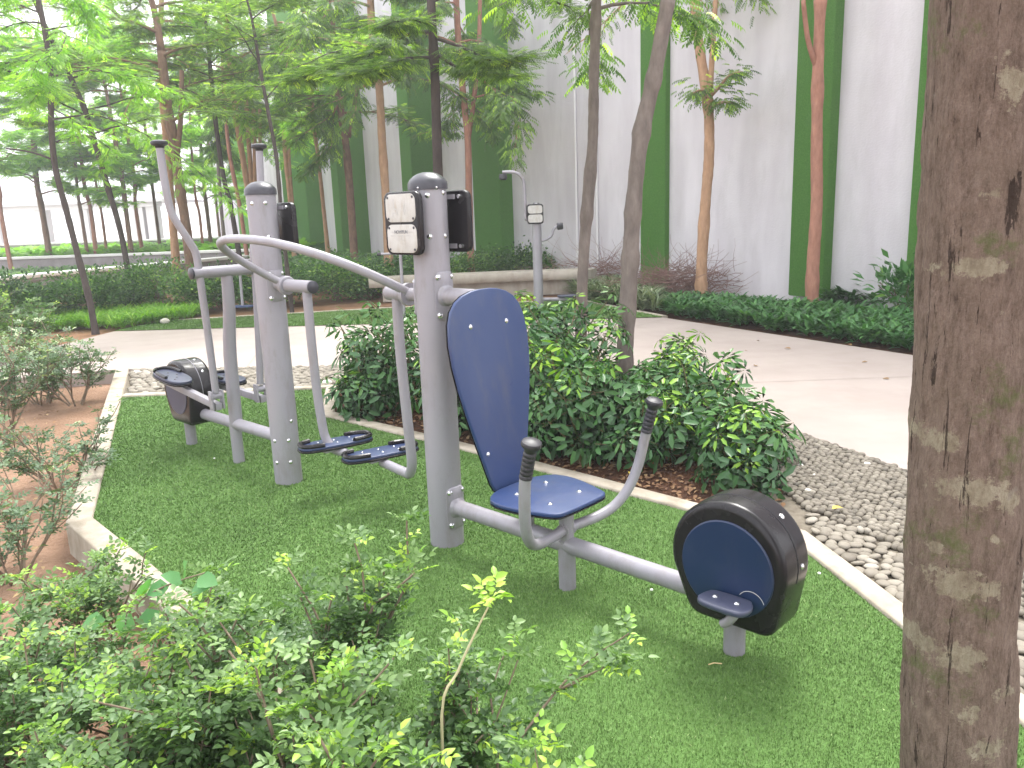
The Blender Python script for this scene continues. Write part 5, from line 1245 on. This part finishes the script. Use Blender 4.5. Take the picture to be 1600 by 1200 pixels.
strap_cover('ground_cover', 'green leafy ground cover between the diagonal low wall and the next', [(-16, 18.4), (-8.5, 25), (-9, 26.4), (-24, 26.6)], 20000, .24, 36, MHEDGE, .14, .5)
strap_cover('ground_cover', 'leafy green undergrowth at the foot of the wall behind the bench', [(-1.2, 19.2), (-7, 28.5), (-9.5, 28), (-5.5, 19.5), (-2, 17.9)], 16000, .40, 37, MHEDGE, .12, .45)
# rising plant against the wall
bush('upright dark plant standing at the wall just left of the big foreground trunk', (5.05, 10.1), .75, .32, 420, .17, 501, MSTRAP, None, (DV * np.array([1, 1.1, 1]), DT))
# heaps of cut branches against the wall
def brush(label, c, n, Rr, H, seed):
    rg = random.Random(seed); B = MB()
    for _ in range(n):
        a = rg.uniform(0, 6.28); q = Vector((rg.gauss(0, Rr * .4), rg.gauss(0, Rr * .25), rg.uniform(.02, H * .6))); d = Vector((math.cos(a), math.sin(a) * .5, rg.uniform(-.1, .55))).normalized(); pts = [q.copy()]
        L = rg.uniform(.4, 1.1) * Rr
        for i in range(5): d = (d + Vector((rg.gauss(0, .25), rg.gauss(0, .25), rg.gauss(0, .2)))).normalized(); q = q + d * L / 5; q.z = max(.01, q.z); pts.append(q.copy())
        B.tube(pts, [.006, .005, .004, .003, .0025, .002], 3, False)
    o = B.build('brush_pile', mat('dead_twig', (.20, .115, .10), .9, 0, .1, (8, (.30, .2, .17))), None, angle=None); o.location = c; return tag(o, label, 'brush pile')
brush('tangle of dead brown branches at the wall left of the orange trunk', G(1060, 468), 520, .85, .75, 1)
brush('thin dead branches at the wall behind the two grey trunks', G(945, 452) + Vector((0, .4, 0)), 260, 1.0, .75, 2)

# ------------------------------------------------------------------ small things
def debris():
    rg = random.Random(8); spots = [(1040, 541), (1020, 548), (1030, 570), (1182, 532), (1236, 545), (1330, 540), (1390, 592), (1356, 565), (1165, 548), (1180, 572)]
    m = mat('dry_leaf', (.20, .12, .06), .9, 0, .2, (20, (.30, .19, .09))); src = None
    for i, (x, y) in enumerate(spots):
        p = G(x, y, .006)
        if src is None:
            v, f = LV * .055, LT; src = np_mesh('fallen_leaf', v, f.reshape(-1), 3, m); o = src; tag(o, None, 'leaf', 'dry leaves scattered on the path')
        else: o = src.copy(); col.objects.link(o)
        o.location = p; o.rotation_euler = (rg.uniform(-.2, .2), rg.uniform(-.2, .2), rg.uniform(0, 6.28)); o.scale = (rg.uniform(.7, 1.4),) * 3
        o['label'] = 'small dry brown leaf lying on the pale path'
    ym = mat('yellow_leaf', (.55, .42, .06), .7)
    o = np_mesh('fallen_leaf', LV * .07, LT.reshape(-1), 3, ym); o.location = G(1300, 795, .035); o.rotation_euler = (0, 0, .3); tag(o, 'yellow fallen leaf on the pebbles right of the wheel housing', 'leaf')
    o = np_mesh('fallen_leaf', LV * .06, LT.reshape(-1), 3, ym); o.location = G(984, 742, .05); o.rotation_euler = (.4, 0, 1.3); tag(o, 'yellow leaf on the soil by the right handle', 'leaf')
    B = MB(); B.tube([(0, 0, .004), (.02, .003, .006), (.045, -.002, .004)], .0022, 5); o = B.build('twig', mat('straw', (.55, .42, .22), .8)); o.location = G(1107, 1040, .018); o.rotation_euler = (0, 0, .1); tag(o, 'short straw-coloured twig on the turf near the foot rest post', 'twig')
    ws = mat('white_chip', (.75, .74, .7), .7); s0_ = None
    for i, (x, y) in enumerate(((335, 717), (1230, 893), (1018, 923), (1280, 897))):
        if s0_ is None: B = MB(); B.lathe([(.004, 0), (.007, .003), (.006, .007), (.002, .009)], 7); s0_ = B.build('white_chip', ws); o = s0_; tag(o, None, 'stone chip', 'white chips on the turf')
        else: o = s0_.copy(); col.objects.link(o)
        o.location = G(x, y, .018); o['label'] = 'tiny white stone chip lying on the green turf'
    r = np.random.RandomState(3); v = IV * np.array([.075, .06, .05]) * (1 + .1 * np.sin(IV[:, [1, 2, 0]] * 4)); o = np_mesh('stone', v, IF.reshape(-1), 3, mat('pale_stone', (.62, .58, .52), .8, 0, .2, (9, (.5, .46, .4))), smooth=True)
    o.location = G(257, 502, .04); tag(o, 'pale rounded stone at the edge of the far turf, left', 'stone')
debris()
# leaf litter on the soil
r = np.random.RandomState(12); reg = [(-4.6, 8.0), (-2.5, 3.9), (-1.5, 2.9), (0, 1.3), (-2.2, 1.2), (-6, 5)]
P = r.uniform((-6, 1.2), (0, 8), (5000, 2)); P = P[inside(reg, P)][:1300]
pos = np.column_stack([P, np.full(len(P), -.118) + 0.03 * np.sin(P[:, 0] * 1.7 + 1) * np.cos(P[:, 1] * 1.3)]); m_ = len(P); a = r.uniform(0, 6.28, m_)
lo = leaf_object('leaf_litter', None, tint_mat('litter', [(0, (.14, .075, .045)), (.6, (.26, .15, .08)), (1, (.42, .30, .16))], .9), pos, np.column_stack([np.cos(a), np.sin(a), r.normal(0, .15, m_)]), np.column_stack([r.normal(0, .3, (m_, 2)), np.ones(m_)]), r.uniform(.018, .04, m_), r.uniform(0, 1, m_))
tag(lo, 'scattered dead leaves on the reddish soil', 'leaf litter', None, 'stuff')
bedp = [(-1.4, 6.9), (-1.35, 6.15), (-0.31, 5.15), (0.86, 3.99), (1.28, 3.6), (1.5, 4.2), (1.5, 5.4), (.6, 7.2)]
P = r.uniform((-1.6, 3.5), (1.6, 7.2), (9000, 2)); P = P[inside(bedp, P)][:3200]; m_ = len(P); a = r.uniform(0, 6.28, m_)
lo = leaf_object('leaf_litter', None, bpy.data.materials['litter'], np.column_stack([P, np.full(m_, -.005)]), np.column_stack([np.cos(a), np.sin(a), r.uniform(-.05, .4, m_)]), np.column_stack([r.normal(0, .4, (m_, 2)), np.ones(m_)]), r.uniform(.02, .05, m_), r.uniform(0, .8, m_))
tag(lo, 'brown bark and dead leaves under the umbrella-leaf shrubs', 'leaf litter', None, 'stuff')

# ------------------------------------------------------------------ added far ground sheet, painted pale for blown-out light, and the hazy air
poly_sheet('glare_ground', [(-70, 37.5), (60, 37.5), (200, 300), (-260, 300)], -0.03, mat('glare_pale_ground', (.62, .60, .58), .9))
hz = MB(); hz.box((0, 400, 6.5), (430, 520, 7.7)); hzm = bpy.data.materials.new('hazy_air'); hzm.use_nodes = True
hn = hzm.node_tree; hn.nodes.remove(hn.nodes['Principled BSDF']); pv = hn.nodes.new('ShaderNodeVolumePrincipled')
pv.inputs['Color'].default_value = (.97, .97, 1, 1); pv.inputs['Density'].default_value = HAZE; pv.inputs['Anisotropy'].default_value = .3
hn.links.new(pv.outputs[0], hn.nodes['Material Output'].inputs['Volume'])
if HAZE > 0: tag(hz.build('haze', hzm, angle=None), kind='stuff')
